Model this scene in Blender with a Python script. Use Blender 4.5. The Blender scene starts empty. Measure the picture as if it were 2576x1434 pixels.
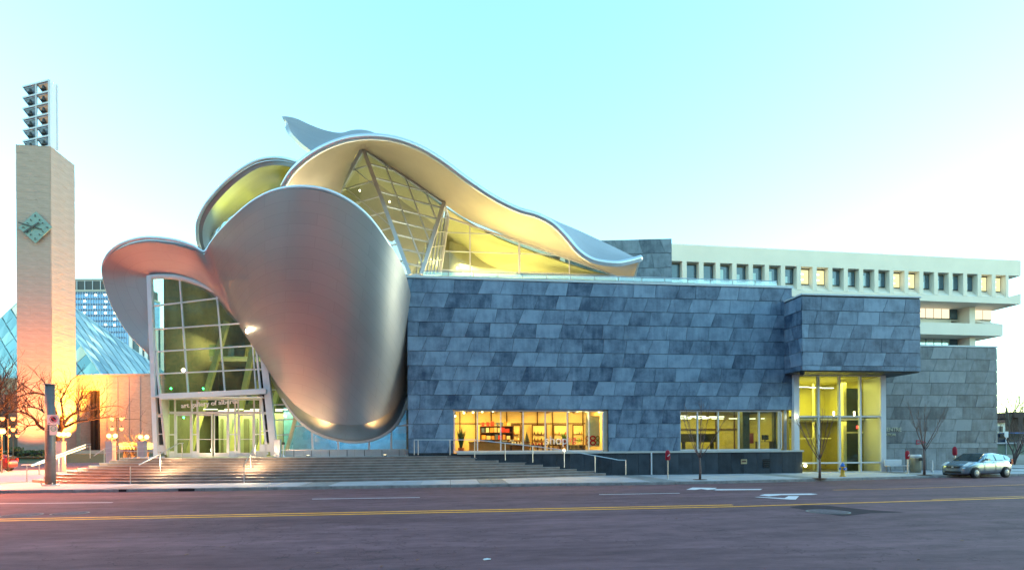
import bpy, bmesh, math, random
from mathutils import Vector, Matrix, noise
random.seed(7)
C = bpy.context.scene.collection
R_ = math.radians
ORD = ['first','second','third','fourth','fifth','sixth','seventh','eighth','ninth','tenth','eleventh','twelfth','thirteenth']

# ------------------------------------------------------------------ camera
F = 1387.0; UC = 1288.0; VC = 1122.0; PSI = R_(6.4); ROLL = R_(0.34); H = 2.1
FWD = Vector((math.sin(PSI), math.cos(PSI), 0))
R0 = Vector((math.cos(PSI), -math.sin(PSI), 0)); U0 = Vector((0, 0, 1))
RT = R0*math.cos(ROLL) - U0*math.sin(ROLL); UP = R0*math.sin(ROLL) + U0*math.cos(ROLL)
CAM = Vector((0, 0, H))
cd = bpy.data.cameras.new("camera"); cam = bpy.data.objects.new("camera", cd); C.objects.link(cam)
cam.matrix_world = Matrix(((RT.x, UP.x, -FWD.x, 0), (RT.y, UP.y, -FWD.y, 0), (RT.z, UP.z, -FWD.z, H), (0, 0, 0, 1)))
cd.sensor_fit = 'HORIZONTAL'; cd.sensor_width = 36; cd.lens = 36*F/2576; cd.shift_y = (VC-717)/2576
cd.clip_start = 0.1; cd.clip_end = 3000
bpy.context.scene.camera = cam

# ------------------------------------------------------------------ world, sun, exposure
sc = bpy.context.scene
w = bpy.data.worlds.new("World"); sc.world = w; w.use_nodes = True
nt = w.node_tree; bg = nt.nodes['Background']
sk = nt.nodes.new('ShaderNodeTexSky'); sk.sky_type = 'NISHITA'; sk.sun_disc = False
SUN_EL, SUN_AZ = 5.0, 98.0
sk.sun_elevation = R_(SUN_EL); sk.sun_rotation = R_(SUN_AZ); sk.air_density = 1.0; sk.dust_density = 0.0; sk.ozone_density = 1.6
tint = nt.nodes.new('ShaderNodeMix'); tint.data_type = 'RGBA'; tint.blend_type = 'MULTIPLY'; tint.inputs[0].default_value = 1
tint.inputs[7].default_value = (0.82, 1.06, 1.0, 1)
nt.links.new(sk.outputs[0], tint.inputs[6]); nt.links.new(tint.outputs[2], bg.inputs[0])
bg.inputs[1].default_value = 0.15
sl = bpy.data.lights.new("sun", 'SUN'); so = bpy.data.objects.new("sun", sl); C.objects.link(so)
sl.energy = 0.12; sl.angle = R_(20); sl.color = (1, .86, .7)
sd = Vector((math.sin(R_(SUN_AZ))*math.cos(R_(SUN_EL)), math.cos(R_(SUN_AZ))*math.cos(R_(SUN_EL)), math.sin(R_(SUN_EL))))
so.rotation_euler = (-sd).to_track_quat('-Z', 'Y').to_euler()
sc.view_settings.view_transform = 'Standard'; sc.view_settings.look = 'None'; sc.view_settings.gamma = 1
sc.view_settings.use_curve_mapping = False
sc.view_settings.exposure = 3.1
sc.render.engine = 'CYCLES'
sc.cycles.use_denoising = True
sc.cycles.max_bounces = 8; sc.cycles.diffuse_bounces = 3; sc.cycles.glossy_bounces = 4
sc.cycles.transparent_max_bounces = 24; sc.cycles.sample_clamp_indirect = 4
sc.cycles.caustics_reflective = False; sc.cycles.caustics_refractive = False

# ------------------------------------------------------------------ geometry helpers
def ray(u, v):
    return FWD + RT*((u-UC)/F) + UP*((VC-v)/F)
def P(u, v, y):                       # the point seen there whose distance north of the kerb side is y
    d = ray(u, v); return CAM + d*(y/d.y)
def G(u, v, z=0.0):                   # the point seen there on a level z
    d = ray(u, v); return CAM + d*((z-H)/d.z)
def PL(u, v, o, n):                   # the point seen there on a plane
    d = ray(u, v); return CAM + d*((o-CAM).dot(n)/d.dot(n))
def D(u, v, z):                       # the point seen there at depth z along the view
    return CAM + ray(u, v)*z
WL = {}
def wl(o):
    return WL.get(o.name, Vector((0, 0, 0))) if o is not None else Vector((0, 0, 0))
def props(o, label=None, cat=None, group=None, kind=None):
    if label: o['label'] = label
    if cat: o['category'] = cat
    if group: o['group'] = group
    if kind: o['kind'] = kind
    return o
def empty(name, loc, label=None, cat=None, group=None, kind=None):
    o = bpy.data.objects.new(name, None); C.objects.link(o); loc = Vector(loc); o.location = loc
    o.empty_display_size = .2
    WL[o.name] = loc.copy()
    return props(o, label, cat, group, kind)
class MB:
    def __init__(s): s.v = []; s.f = []; s.uv = None; s.sm = False
    def add(s, vs, fs):
        n = len(s.v); s.v += [Vector(p) for p in vs]; s.f += [tuple(i+n for i in f) for f in fs]; return s
    def box(s, x0, x1, y0, y1, z0, z1):
        return s.add([(x0,y0,z0),(x1,y0,z0),(x1,y1,z0),(x0,y1,z0),(x0,y0,z1),(x1,y0,z1),(x1,y1,z1),(x0,y1,z1)],
              [(0,3,2,1),(4,5,6,7),(0,1,5,4),(1,2,6,5),(2,3,7,6),(3,0,4,7)])
    def beam(s, a, b, w_=.06, d_=.06, up=None):
        a = Vector(a); b = Vector(b); t = b-a
        if t.length < 1e-5: return s
        t.normalize(); up = Vector(up) if up is not None else (Vector((0,0,1)) if abs(t.z) < .9 else Vector((0,1,0)))
        x = t.cross(up).normalized(); y = x.cross(t).normalized()
        vs = [p + x*sx*w_/2 + y*sy*d_/2 for p in (a, b) for sx, sy in ((-1,-1),(1,-1),(1,1),(-1,1))]
        return s.add(vs, [(0,1,2,3),(7,6,5,4),(0,4,5,1),(1,5,6,2),(2,6,7,3),(3,7,4,0)])
    def prism(s, poly, ext):
        poly = [Vector(p) for p in poly]; ext = Vector(ext); n = len(poly)
        return s.add(poly+[p+ext for p in poly], [tuple(range(n)), tuple(reversed(range(n, 2*n)))] + [(i, n+i, n+(i+1) % n, (i+1) % n) for i in range(n)])
    def tube(s, pts, r, seg=8, caps=True):
        pts = [Vector(p) for p in pts]; n = len(pts); rr = r if isinstance(r, (list, tuple)) else [r]*n
        base = len(s.v); px = None
        for i, p in enumerate(pts):
            t = (pts[min(i+1, n-1)]-pts[max(i-1, 0)])
            t = t.normalized() if t.length > 1e-9 else Vector((0,0,1))
            if px is None:
                a = Vector((0,0,1)) if abs(t.z) < .9 else Vector((1,0,0)); px = t.cross(a).normalized()
            px = (px - t*px.dot(t)); px = px.normalized() if px.length > 1e-6 else t.orthogonal().normalized()
            py = t.cross(px)
            for k in range(seg):
                an = 2*math.pi*k/seg; s.v.append(p+px*math.cos(an)*rr[i]+py*math.sin(an)*rr[i])
        for i in range(n-1):
            for k in range(seg):
                a = base+i*seg+k; b = base+i*seg+(k+1) % seg
                s.f.append((a, b, b+seg, a+seg))
        if caps:
            s.f.append(tuple(base+k for k in reversed(range(seg)))); s.f.append(tuple(base+(n-1)*seg+k for k in range(seg)))
        return s
    def lathe(s, prof, c, seg=16):
        c = Vector(c); base = len(s.v); n = len(prof)
        for r, z in prof:
            for k in range(seg):
                an = 2*math.pi*k/seg; s.v.append(c+Vector((r*math.cos(an), r*math.sin(an), z)))
        for i in range(n-1):
            for k in range(seg):
                a = base+i*seg+k; b = base+i*seg+(k+1) % seg; s.f.append((a, b, b+seg, a+seg))
        s.f.append(tuple(base+k for k in reversed(range(seg)))); s.f.append(tuple(base+(n-1)*seg+k for k in range(seg)))
        return s
    def xform(s, m):
        s.v = [m @ p for p in s.v]; return s
    def build(s, name, mat, parent=None, smooth=False, **kw):
        off = wl(parent); me = bpy.data.meshes.new(name)
        loc = Vector((0,0,0))
        me.from_pydata([tuple(p-off-loc) for p in s.v], [], s.f); me.update()
        if s.uv:
            l = me.uv_layers.new(name='UVMap')
            for lp in me.loops: l.data[lp.index].uv = s.uv[lp.vertex_index]
        if smooth:
            for p in me.polygons: p.use_smooth = True
        bmf = bmesh.new(); bmf.from_mesh(me); bmesh.ops.recalc_face_normals(bmf, faces=bmf.faces); bmf.to_mesh(me); bmf.free()
        me.materials.append(mat)
        o = bpy.data.objects.new(name, me); C.objects.link(o)
        if parent is not None: o.parent = parent
        WL[o.name] = off.copy()
        return props(o, **kw)
def shared(name, me, parent, M, **kw):   # another object on the same mesh, placed by a world matrix
    o = bpy.data.objects.new(name, me); C.objects.link(o)
    if parent is not None: o.parent = parent
    o.matrix_local = Matrix.Translation(-wl(parent)) @ M
    WL[o.name] = M.translation.copy()
    return props(o, **kw)
def copy_tree(o, parent=None):
    c = o.copy(); C.objects.link(c)
    if parent is not None: c.parent = parent
    for ch in list(o.children): copy_tree(ch, c)
    return c
def crom(pts, n):
    pts = [Vector(p) for p in pts]; m = len(pts)-1; out = []
    for i in range(n):
        t = i/(n-1)*m; k = min(int(t), m-1); f = t-k
        p0 = pts[k-1] if k > 0 else pts[0]*2-pts[1]; p1 = pts[k]; p2 = pts[k+1]; p3 = pts[k+2] if k+2 <= m else pts[m]*2-pts[m-1]
        out.append(.5*((2*p1)+(p2-p0)*f+(2*p0-5*p1+4*p2-p3)*f*f+(3*p1-p0-3*p2+p3)*f**3))
    return out
def loft(name, rows, mat, parent, nu=60, nv=14, thick=.3, smooth=True, **kw):
    R = [crom(r, nu) for r in rows]
    cols = [crom([r[i] for r in R], nv) if len(R) > 1 else None for i in range(nu)]
    m = MB(); uv = []
    su = [0]
    for i in range(1, nu): su.append(su[-1]+(cols[i][nv//2]-cols[i-1][nv//2]).length)
    for j in range(nv):
        for i in range(nu):
            m.v.append(cols[i][j]); uv.append((su[i], (cols[i][j]-cols[i][0]).length if j else 0.0))
    for j in range(nv-1):
        for i in range(nu-1):
            a = j*nu+i; m.f.append((a, a+1, a+nu+1, a+nu))
    m.uv = uv
    o = m.build(name, mat, parent, smooth=smooth, **kw)
    if thick:
        md = o.modifiers.new('thick', 'SOLIDIFY'); md.thickness = abs(thick); md.offset = 1 if thick > 0 else -1; md.use_even_offset = False
        es = o.modifiers.new('edge', 'EDGE_SPLIT'); es.split_angle = R_(50)
    return o

# ------------------------------------------------------------------ materials
def nm(name):
    m = bpy.data.materials.new(name); m.use_nodes = True; t = m.node_tree
    return m, t, t.nodes['Principled BSDF']
def mat(name, col, rough=.6, metal=0.0, var=.12, scale=3.0, bump=0.0, bscale=None, rnd=0.0, spec=.5, coat=0.0, em=None, emstr=0.0, stretch=None):
    m, t, b = nm(name); n = t.nodes; L = t.links
    b.inputs['Roughness'].default_value = rough; b.inputs['Metallic'].default_value = metal
    b.inputs['Specular IOR Level'].default_value = spec; b.inputs['Coat Weight'].default_value = coat
    tc = n.new('ShaderNodeTexCoord'); src = tc.outputs['Object']
    if stretch:
        mp = n.new('ShaderNodeMapping'); mp.inputs['Scale'].default_value = stretch; L.new(src, mp.inputs[0]); src = mp.outputs[0]
    if var or rnd:
        nz = n.new('ShaderNodeTexNoise'); nz.inputs['Scale'].default_value = scale; nz.inputs['Detail'].default_value = 6; nz.inputs['Roughness'].default_value = .62
        L.new(src, nz.inputs['Vector'])
        mr = n.new('ShaderNodeMapRange'); mr.inputs[1].default_value = .3; mr.inputs[2].default_value = .7
        mr.inputs[3].default_value = 1-var; mr.inputs[4].default_value = 1+var; L.new(nz.outputs['Fac'], mr.inputs[0])
        fac = mr.outputs[0]
        if rnd:
            oi = n.new('ShaderNodeObjectInfo'); r2 = n.new('ShaderNodeMapRange'); r2.inputs[3].default_value = 1-rnd; r2.inputs[4].default_value = 1+rnd
            L.new(oi.outputs['Random'], r2.inputs[0]); mu = n.new('ShaderNodeMath'); mu.operation = 'MULTIPLY'; L.new(fac, mu.inputs[0]); L.new(r2.outputs[0], mu.inputs[1]); fac = mu.outputs[0]
        vm = n.new('ShaderNodeVectorMath'); vm.operation = 'SCALE'; vm.inputs[0].default_value = col[:3]; L.new(fac, vm.inputs['Scale'])
        L.new(vm.outputs[0], b.inputs['Base Color'])
    else:
        b.inputs['Base Color'].default_value = (*col[:3], 1)
    if bump:
        nb = n.new('ShaderNodeTexNoise'); nb.inputs['Scale'].default_value = bscale or scale*4; nb.inputs['Detail'].default_value = 5
        L.new(src, nb.inputs['Vector']); bp = n.new('ShaderNodeBump'); bp.inputs['Strength'].default_value = bump; bp.inputs['Distance'].default_value = .03
        L.new(nb.outputs['Fac'], bp.inputs['Height']); L.new(bp.outputs[0], b.inputs['Normal'])
    if em:
        b.inputs['Emission Color'].default_value = (*em, 1); b.inputs['Emission Strength'].default_value = emstr
    return m
def glass(name, tintc=(.85,.95,.9), base=.08, rough=.0, edge=1.0, wav=0.0):
    m = bpy.data.materials.new(name); m.use_nodes = True; t = m.node_tree; n = t.nodes; L = t.links
    n.remove(n['Principled BSDF']); out = n['Material Output']
    tr = n.new('ShaderNodeBsdfTransparent'); tr.inputs[0].default_value = (*tintc, 1)
    gl = n.new('ShaderNodeBsdfGlossy'); gl.inputs['Roughness'].default_value = rough; gl.inputs[0].default_value = (.95, .98, 1, 1)
    fr = n.new('ShaderNodeFresnel'); fr.inputs[0].default_value = 1.5
    mr = n.new('ShaderNodeMapRange'); mr.inputs[1].default_value = 0; mr.inputs[2].default_value = 1; mr.inputs[3].default_value = base; mr.inputs[4].default_value = edge
    ge = n.new('ShaderNodeNewGeometry'); iv = n.new('ShaderNodeMath'); iv.operation = 'SUBTRACT'; iv.inputs[0].default_value = 1; L.new(ge.outputs['Backfacing'], iv.inputs[1])
    fm = n.new('ShaderNodeMath'); fm.operation = 'MULTIPLY'; L.new(fr.outputs[0], mr.inputs[0]); L.new(mr.outputs[0], fm.inputs[0]); L.new(iv.outputs[0], fm.inputs[1])
    mx = n.new('ShaderNodeMixShader'); L.new(fm.outputs[0], mx.inputs[0])
    L.new(tr.outputs[0], mx.inputs[1]); L.new(gl.outputs[0], mx.inputs[2]); L.new(mx.outputs[0], out.inputs[0])
    if wav:
        tc = n.new('ShaderNodeTexCoord'); nz = n.new('ShaderNodeTexNoise'); nz.inputs['Scale'].default_value = .7; L.new(tc.outputs['Object'], nz.inputs[0])
        bp = n.new('ShaderNodeBump'); bp.inputs['Strength'].default_value = wav; bp.inputs['Distance'].default_value = .05
        L.new(nz.outputs[0], bp.inputs['Height']); L.new(bp.outputs[0], gl.inputs['Normal']); L.new(bp.outputs[0], fr.inputs['Normal'])
    return m
def emis(name, col, s):
    m = bpy.data.materials.new(name); m.use_nodes = True; t = m.node_tree; n = t.nodes
    n.remove(n['Principled BSDF']); e = n.new('ShaderNodeEmission'); e.inputs[0].default_value = (*col, 1); e.inputs[1].default_value = s
    t.links.new(e.outputs[0], n['Material Output'].inputs[0]); return m

M_white = mat('painted_white_metal', (.66,.67,.70), .4, var=.05, scale=1.5)
M_mull = mat('aluminium_mullion', (.62,.64,.68), .35, metal=.3, var=.05)
M_dark = mat('dark_metal', (.03,.032,.036), .5, var=.1)
M_grey = mat('grey_metal', (.32,.33,.34), .4, metal=.6, var=.1)
M_rail = mat('rail_steel', (.55,.56,.57), .3, metal=.85, var=.08)
M_glass = glass('clear_glass', (.86,.92,.84), .015, edge=.7, wav=.2)
M_glassb = glass('blue_tinted_glass', (.74,.82,.86), .26, wav=.2)
M_glassc = glass('reflective_glass', (.82,.88,.80), .09, edge=.8, wav=.6)
M_rail_glass = glass('balustrade_glass', (.72,.92,.88), .22)
M_cream = mat('cream_plaster', (.72,.68,.58), .7, var=.04, scale=.6)
M_inwall = mat('interior_plaster', (.62,.60,.50), .8, var=.08, scale=.8)
M_infloor = mat('interior_floor', (.30,.28,.22), .3, var=.15)
M_trim = mat('cream_trim', (.7,.66,.35), .6)
M_black = mat('matt_black', (.012,.012,.014), .7, var=.1)

def slate_mat(name, c0, c1, rough=.42):
    m, t, b = nm(name); n = t.nodes; L = t.links
    tc = n.new('ShaderNodeTexCoord'); oi = n.new('ShaderNodeObjectInfo')
    add = n.new('ShaderNodeVectorMath'); add.operation = 'ADD'; sc_ = n.new('ShaderNodeVectorMath'); sc_.operation = 'SCALE'
    cx = n.new('ShaderNodeCombineXYZ')
    for i in range(3): L.new(oi.outputs['Random'], cx.inputs[i])
    L.new(cx.outputs[0], sc_.inputs[0]); sc_.inputs['Scale'].default_value = 80
    L.new(tc.outputs['Object'], add.inputs[0]); L.new(sc_.outputs[0], add.inputs[1])
    n1 = n.new('ShaderNodeTexNoise'); n1.inputs['Scale'].default_value = 1.1; n1.inputs['Detail'].default_value = 7; n1.inputs['Roughness'].default_value = .6; L.new(add.outputs[0], n1.inputs[0])
    n2 = n.new('ShaderNodeTexNoise'); n2.inputs['Scale'].default_value = 14; n2.inputs['Detail'].default_value = 4; L.new(add.outputs[0], n2.inputs[0])
    ma = n.new('ShaderNodeMath'); ma.operation = 'MULTIPLY_ADD'; L.new(n1.outputs[0], ma.inputs[0]); ma.inputs[1].default_value = 1.5
    r2 = n.new('ShaderNodeMapRange'); r2.inputs[3].default_value = -.52; r2.inputs[4].default_value = .05; L.new(oi.outputs['Random'], r2.inputs[0]); L.new(r2.outputs[0], ma.inputs[2])
    mps = n.new('ShaderNodeMapping'); mps.inputs['Scale'].default_value = (5, 5, .45); L.new(add.outputs[0], mps.inputs[0])
    n3 = n.new('ShaderNodeTexNoise'); n3.inputs['Scale'].default_value = 1.0; n3.inputs['Detail'].default_value = 5; L.new(mps.outputs[0], n3.inputs[0])
    m3 = n.new('ShaderNodeMath'); m3.operation = 'MULTIPLY_ADD'; L.new(n3.outputs[0], m3.inputs[0]); m3.inputs[1].default_value = .55; L.new(ma.outputs[0], m3.inputs[2]); 
    m4 = n.new('ShaderNodeMath'); m4.operation = 'SUBTRACT'; L.new(m3.outputs[0], m4.inputs[0]); m4.inputs[1].default_value = .27; ma = m4
    mb = n.new('ShaderNodeMath'); mb.operation = 'MULTIPLY_ADD'; L.new(n2.outputs[0], mb.inputs[0]); mb.inputs[1].default_value = .3; L.new(ma.outputs[0], mb.inputs[2])
    cr = n.new('ShaderNodeValToRGB'); L.new(mb.outputs[0], cr.inputs[0])
    cr.color_ramp.elements[0].position = .2; cr.color_ramp.elements[0].color = (*c0, 1)
    cr.color_ramp.elements[1].position = 1.0; cr.color_ramp.elements[1].color = (*c1, 1)
    L.new(cr.outputs[0], b.inputs['Base Color'])
    rr = n.new('ShaderNodeMapRange'); rr.inputs[3].default_value = rough-.1; rr.inputs[4].default_value = rough+.2; L.new(n1.outputs[0], rr.inputs[0]); L.new(rr.outputs[0], b.inputs['Roughness'])
    bp = n.new('ShaderNodeBump'); bp.inputs['Strength'].default_value = .25; bp.inputs['Distance'].default_value = .01; L.new(n2.outputs[0], bp.inputs['Height']); L.new(bp.outputs[0], b.inputs['Normal'])
    return m
M_slate = slate_mat('patinated_slate', (.026,.052,.105), (.22,.31,.42))
M_slateg = slate_mat('grey_slate', (.045,.062,.085), (.24,.27,.30))
M_plinth = slate_mat('dark_plinth_stone', (.010,.016,.025), (.045,.06,.08), .35)

def steel_mat(name, col, rough):
    m, t, b = nm(name); n = t.nodes; L = t.links
    b.inputs['Metallic'].default_value = .82
    tc = n.new('ShaderNodeTexCoord')
    br = n.new('ShaderNodeTexBrick'); br.inputs['Scale'].default_value = 1; br.inputs['Brick Width'].default_value = 3.0; br.inputs['Row Height'].default_value = .62
    br.inputs['Mortar Size'].default_value = .010; br.inputs['Mortar Smooth'].default_value = .3; br.offset = .5
    br.inputs['Color1'].default_value = (*[c*.97 for c in col], 1); br.inputs['Color2'].default_value = (*[c*1.02 for c in col], 1); br.inputs['Mortar'].default_value = (*[c*.80 for c in col], 1)
    L.new(tc.outputs['UV'], br.inputs['Vector'])
    nz = n.new('ShaderNodeTexNoise'); nz.inputs['Scale'].default_value = 1.2; nz.inputs['Detail'].default_value = 5; L.new(tc.outputs['Object'], nz.inputs[0])
    mr = n.new('ShaderNodeMapRange'); mr.inputs[3].default_value = rough-.06; mr.inputs[4].default_value = rough+.08; L.new(nz.outputs[0], mr.inputs[0]); L.new(mr.outputs[0], b.inputs['Roughness'])
    L.new(br.outputs['Color'], b.inputs['Base Color'])
    bp = n.new('ShaderNodeBump'); bp.inputs['Strength'].default_value = .12; bp.inputs['Distance'].default_value = .02
    L.new(nz.outputs[0], bp.inputs['Height'])
    L.new(bp.outputs[0], b.inputs['Normal'])
    return m
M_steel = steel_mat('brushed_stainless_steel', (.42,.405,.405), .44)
M_soffit = mat('satin_soffit_panel', (.74,.66,.54), .42, metal=.45, var=.04, scale=.7)

# ------------------------------------------------------------------ ground
def sheet(name, pts, z, mat_, kind='structure', label=None):
    m = MB(); m.add([(p[0], p[1], z) for p in pts], [tuple(range(len(pts)))]); return m.build(name, mat_, None, kind=kind, label=label)
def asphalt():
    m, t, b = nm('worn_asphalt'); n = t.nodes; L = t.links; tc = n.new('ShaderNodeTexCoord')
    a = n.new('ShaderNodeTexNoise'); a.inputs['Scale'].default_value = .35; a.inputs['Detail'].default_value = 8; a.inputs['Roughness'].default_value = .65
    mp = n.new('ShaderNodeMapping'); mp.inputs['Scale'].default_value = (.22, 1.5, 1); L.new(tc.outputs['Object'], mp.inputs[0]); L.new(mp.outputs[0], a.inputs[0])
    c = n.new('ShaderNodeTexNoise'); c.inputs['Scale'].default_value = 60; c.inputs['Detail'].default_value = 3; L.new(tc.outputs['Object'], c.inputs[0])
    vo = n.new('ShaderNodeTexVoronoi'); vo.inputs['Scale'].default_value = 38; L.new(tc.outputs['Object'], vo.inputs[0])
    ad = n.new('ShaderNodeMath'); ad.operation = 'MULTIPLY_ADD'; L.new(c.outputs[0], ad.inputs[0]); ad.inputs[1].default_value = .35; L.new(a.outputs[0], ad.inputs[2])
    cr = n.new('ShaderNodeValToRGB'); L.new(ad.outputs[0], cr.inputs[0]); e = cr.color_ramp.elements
    e[0].position = .42; e[0].color = (.105,.048,.056, 1); e[1].position = .95; e[1].color = (.255,.125,.145, 1)  # reddish cast puts pink dusk light into the base colour
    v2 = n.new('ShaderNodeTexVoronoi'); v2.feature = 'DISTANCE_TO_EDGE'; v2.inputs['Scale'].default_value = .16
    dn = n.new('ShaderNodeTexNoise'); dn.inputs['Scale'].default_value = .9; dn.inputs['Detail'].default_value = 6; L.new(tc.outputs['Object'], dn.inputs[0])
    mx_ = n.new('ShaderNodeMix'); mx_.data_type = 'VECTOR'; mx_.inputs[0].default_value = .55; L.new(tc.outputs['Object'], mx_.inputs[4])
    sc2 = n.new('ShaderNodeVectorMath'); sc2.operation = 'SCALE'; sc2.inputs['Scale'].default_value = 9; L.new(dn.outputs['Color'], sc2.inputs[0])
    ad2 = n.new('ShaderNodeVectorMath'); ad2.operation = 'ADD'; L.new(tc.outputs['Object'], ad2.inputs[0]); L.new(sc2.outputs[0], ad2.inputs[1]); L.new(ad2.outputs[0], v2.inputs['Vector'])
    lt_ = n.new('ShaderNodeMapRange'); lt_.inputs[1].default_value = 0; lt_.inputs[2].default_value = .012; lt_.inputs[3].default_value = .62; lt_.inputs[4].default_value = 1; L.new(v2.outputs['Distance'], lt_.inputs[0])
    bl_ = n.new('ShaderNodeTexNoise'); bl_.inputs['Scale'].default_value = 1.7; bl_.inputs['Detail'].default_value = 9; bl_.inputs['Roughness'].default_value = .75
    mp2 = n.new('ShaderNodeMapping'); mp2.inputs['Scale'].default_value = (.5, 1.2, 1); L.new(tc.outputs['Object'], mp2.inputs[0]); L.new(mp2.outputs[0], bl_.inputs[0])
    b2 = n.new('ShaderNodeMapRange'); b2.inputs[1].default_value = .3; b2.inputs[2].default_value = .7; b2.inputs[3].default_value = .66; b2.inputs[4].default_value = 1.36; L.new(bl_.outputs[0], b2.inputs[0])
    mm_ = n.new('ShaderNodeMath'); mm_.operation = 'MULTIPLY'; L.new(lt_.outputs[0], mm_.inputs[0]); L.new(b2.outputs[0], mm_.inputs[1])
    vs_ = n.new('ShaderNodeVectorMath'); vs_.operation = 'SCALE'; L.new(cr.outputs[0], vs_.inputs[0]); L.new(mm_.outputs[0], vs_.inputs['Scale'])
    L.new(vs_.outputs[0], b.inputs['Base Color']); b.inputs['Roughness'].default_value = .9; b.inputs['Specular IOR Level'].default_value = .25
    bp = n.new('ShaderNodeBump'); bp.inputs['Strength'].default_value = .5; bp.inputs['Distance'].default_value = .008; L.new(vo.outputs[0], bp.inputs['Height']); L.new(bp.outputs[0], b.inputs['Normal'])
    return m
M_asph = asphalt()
M_conc = mat('pale_concrete', (.44,.43,.47), .75, var=.14, scale=.9, bump=.15, bscale=25, rnd=.10)
M_curb = mat('curb_concrete', (.26,.26,.27), .8, var=.3, scale=2.5, bump=.3)
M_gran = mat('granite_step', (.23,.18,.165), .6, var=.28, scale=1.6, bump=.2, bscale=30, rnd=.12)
M_grass = mat('dry_grass', (.055,.065,.022), .9, var=.35, scale=2)
M_yel = mat('yellow_road_paint', (1.0,.36,.015), .6, var=.22, scale=5)
M_wht = mat('white_road_paint', (.78,.70,.74), .6, var=.16, scale=6)

sheet('ground', [(-1500,-400),(1500,-400),(1500,2500),(-1500,2500)], -.03, mat('ground_soil', (.09,.085,.08), .9))
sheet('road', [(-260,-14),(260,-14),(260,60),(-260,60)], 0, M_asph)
# kerb and pavement, the kerb line bends slightly away to the east
curb_uv = [(-300,1243),(0,1240.5),(500,1235),(1040,1226.5),(1567,1220),(1843,1215.3),(2100,1209),(2355,1201.5),(2576,1197)]
curbp = [G(u, v) for u, v in curb_uv]
curbp = [Vector((-75, curbp[0].y, 0))] + curbp + [Vector((95, curbp[-1].y+5, 0))]
def curb_y(x):
    for a, b in zip(curbp, curbp[1:]):
        if a.x <= x <= b.x: return a.y+(b.y-a.y)*(x-a.x)/(b.x-a.x)
    return curbp[0].y if x < curbp[0].x else curbp[-1].y
pv = MB(); n = len(curbp)
poly = [(p.x, p.y+.22, .12) for p in curbp] + [(95,120,.12),(-75,120,.12)]
pv.add(poly, [tuple(range(len(poly)))]); pav = pv.build('sidewalk', mat('joint_mortar', (.13,.13,.14), .9), None, kind='structure')
PAVTOP = .15
def clipx(x): return curb_y(x)+.24
x = -44.0; row = 0
while x < 60:
    wdt = 1.55; dark = (int((x+44)/wdt) % 6 == 5)
    if dark: wdt = .75
    y0 = clipx(x+.01); y1 = clipx(x+wdt-.01)
    ends = (35.3 if -24 < x < 24.5 else 37.4 if x < 44 else 44)
    yy = [0, .36, .72, 1.0] if not dark else [0, 1.0]
    for a, b in zip(yy, yy[1:]):
        ya0 = y0+(ends-y0)*a+.012; ya1 = y1+(ends-y1)*a+.012; yb0 = y0+(ends-y0)*b-.012; yb1 = y1+(ends-y1)*b-.012
        m = MB(); g = .012; zt = PAVTOP+random.uniform(-.002, .002)
        m.prism([(x+g,ya0,.118),(x+wdt-g,ya1,.118),(x+wdt-g,yb1,.118),(x+g,yb0,.118)], (0,0,zt-.118))
        m.build('paving_slab', M_conc if not dark else M_curb, pav)
    x += wdt
cb = empty('curb', (0,29,0), kind='structure')
xx = -75.0
while xx < 80:
    L_ = 3.0
    a = Vector((xx+.01, curb_y(xx+.01), -.02)); b = Vector((xx+L_-.01, curb_y(xx+L_-.01), -.02))
    m = MB(); m.prism([a, b, b+Vector((0,.22,0)), a+Vector((0,.22,0))], (0,0,.168+random.uniform(-.004,.004)))
    o = m.build('curb_stone', M_curb, cb)
    bv = o.modifiers.new('b','BEVEL'); bv.width = .02; bv.segments = 2
    xx += L_
# road paint
def line(name, uvs, width, mat_, z=.006, label=None):
    pts = [G(u, v, z) for u, v in uvs]; m = MB()
    for a, b in zip(pts, pts[1:]):
        t = (b-a).normalized(); nrm = Vector((-t.y, t.x, 0))*width/2
        m.add([a-nrm, b-nrm, b+nrm, a+nrm], [(0,1,2,3)])
    return m.build(name, mat_, None, kind='structure', label=label)
yl = [(-150,1310),(0,1306.8),(500,1297.5),(1017,1287.5),(1450,1279),(1843,1271)]
line('road_marking', [(u, v-2.0) for u, v in yl], .21, M_yel, label='upper stripe of the double yellow centre line')
line('road_marking', [(u, v+2.6) for u, v in yl]+[(2122,1265),(2350,1258.4),(2576,1251.3),(2900,1241)], .21, M_yel, label='long yellow centre line running across the whole street')
line('road_marking', [(2096,1231.9),(2270,1228.4),(2576,1218.5),(2900,1207)], .12, M_yel, label='thin yellow line nearer the far kerb on the right')
line('road_marking', [(2345,1255.5),(2576,1247)], .10, M_yel, label='short second yellow stripe at the right end of the centre line')
line('road_marking', [(-60,1266.5),(0,1266),(283,1263.3)], .14, M_wht, label='white lane dash at the left edge of the street')
line('road_marking', [(785,1254.5),(1056,1250.5)], .13, M_wht, label='white lane dash in front of the steps')
line('road_marking', [(1507,1243.2),(1710,1239.8)], .14, M_wht, label='white lane dash in front of the dark plinth')
def flat(name, polys, mat_, label, z=.006):
    m = MB()
    for q in polys: m.add([G(u, v, z) for u, v in q], [tuple(range(len(q)))])
    return m.build(name, mat_, None, kind='structure', label=label)
flat('road_arrow', [[(1726,1231),(1742,1225.6),(1804,1226.5),(1794,1230.2),(1764,1229.3),(1748,1231.5)],
  [(1764,1229.3),(1794,1230.2),(1802,1232.6),(1780,1231.5)],[(1780,1231.5),(1802,1229.6),(1918,1229.0),(1912,1231.6),(1802,1232.6)]], M_wht, 'white turn arrow painted nearer the kerb')
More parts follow.
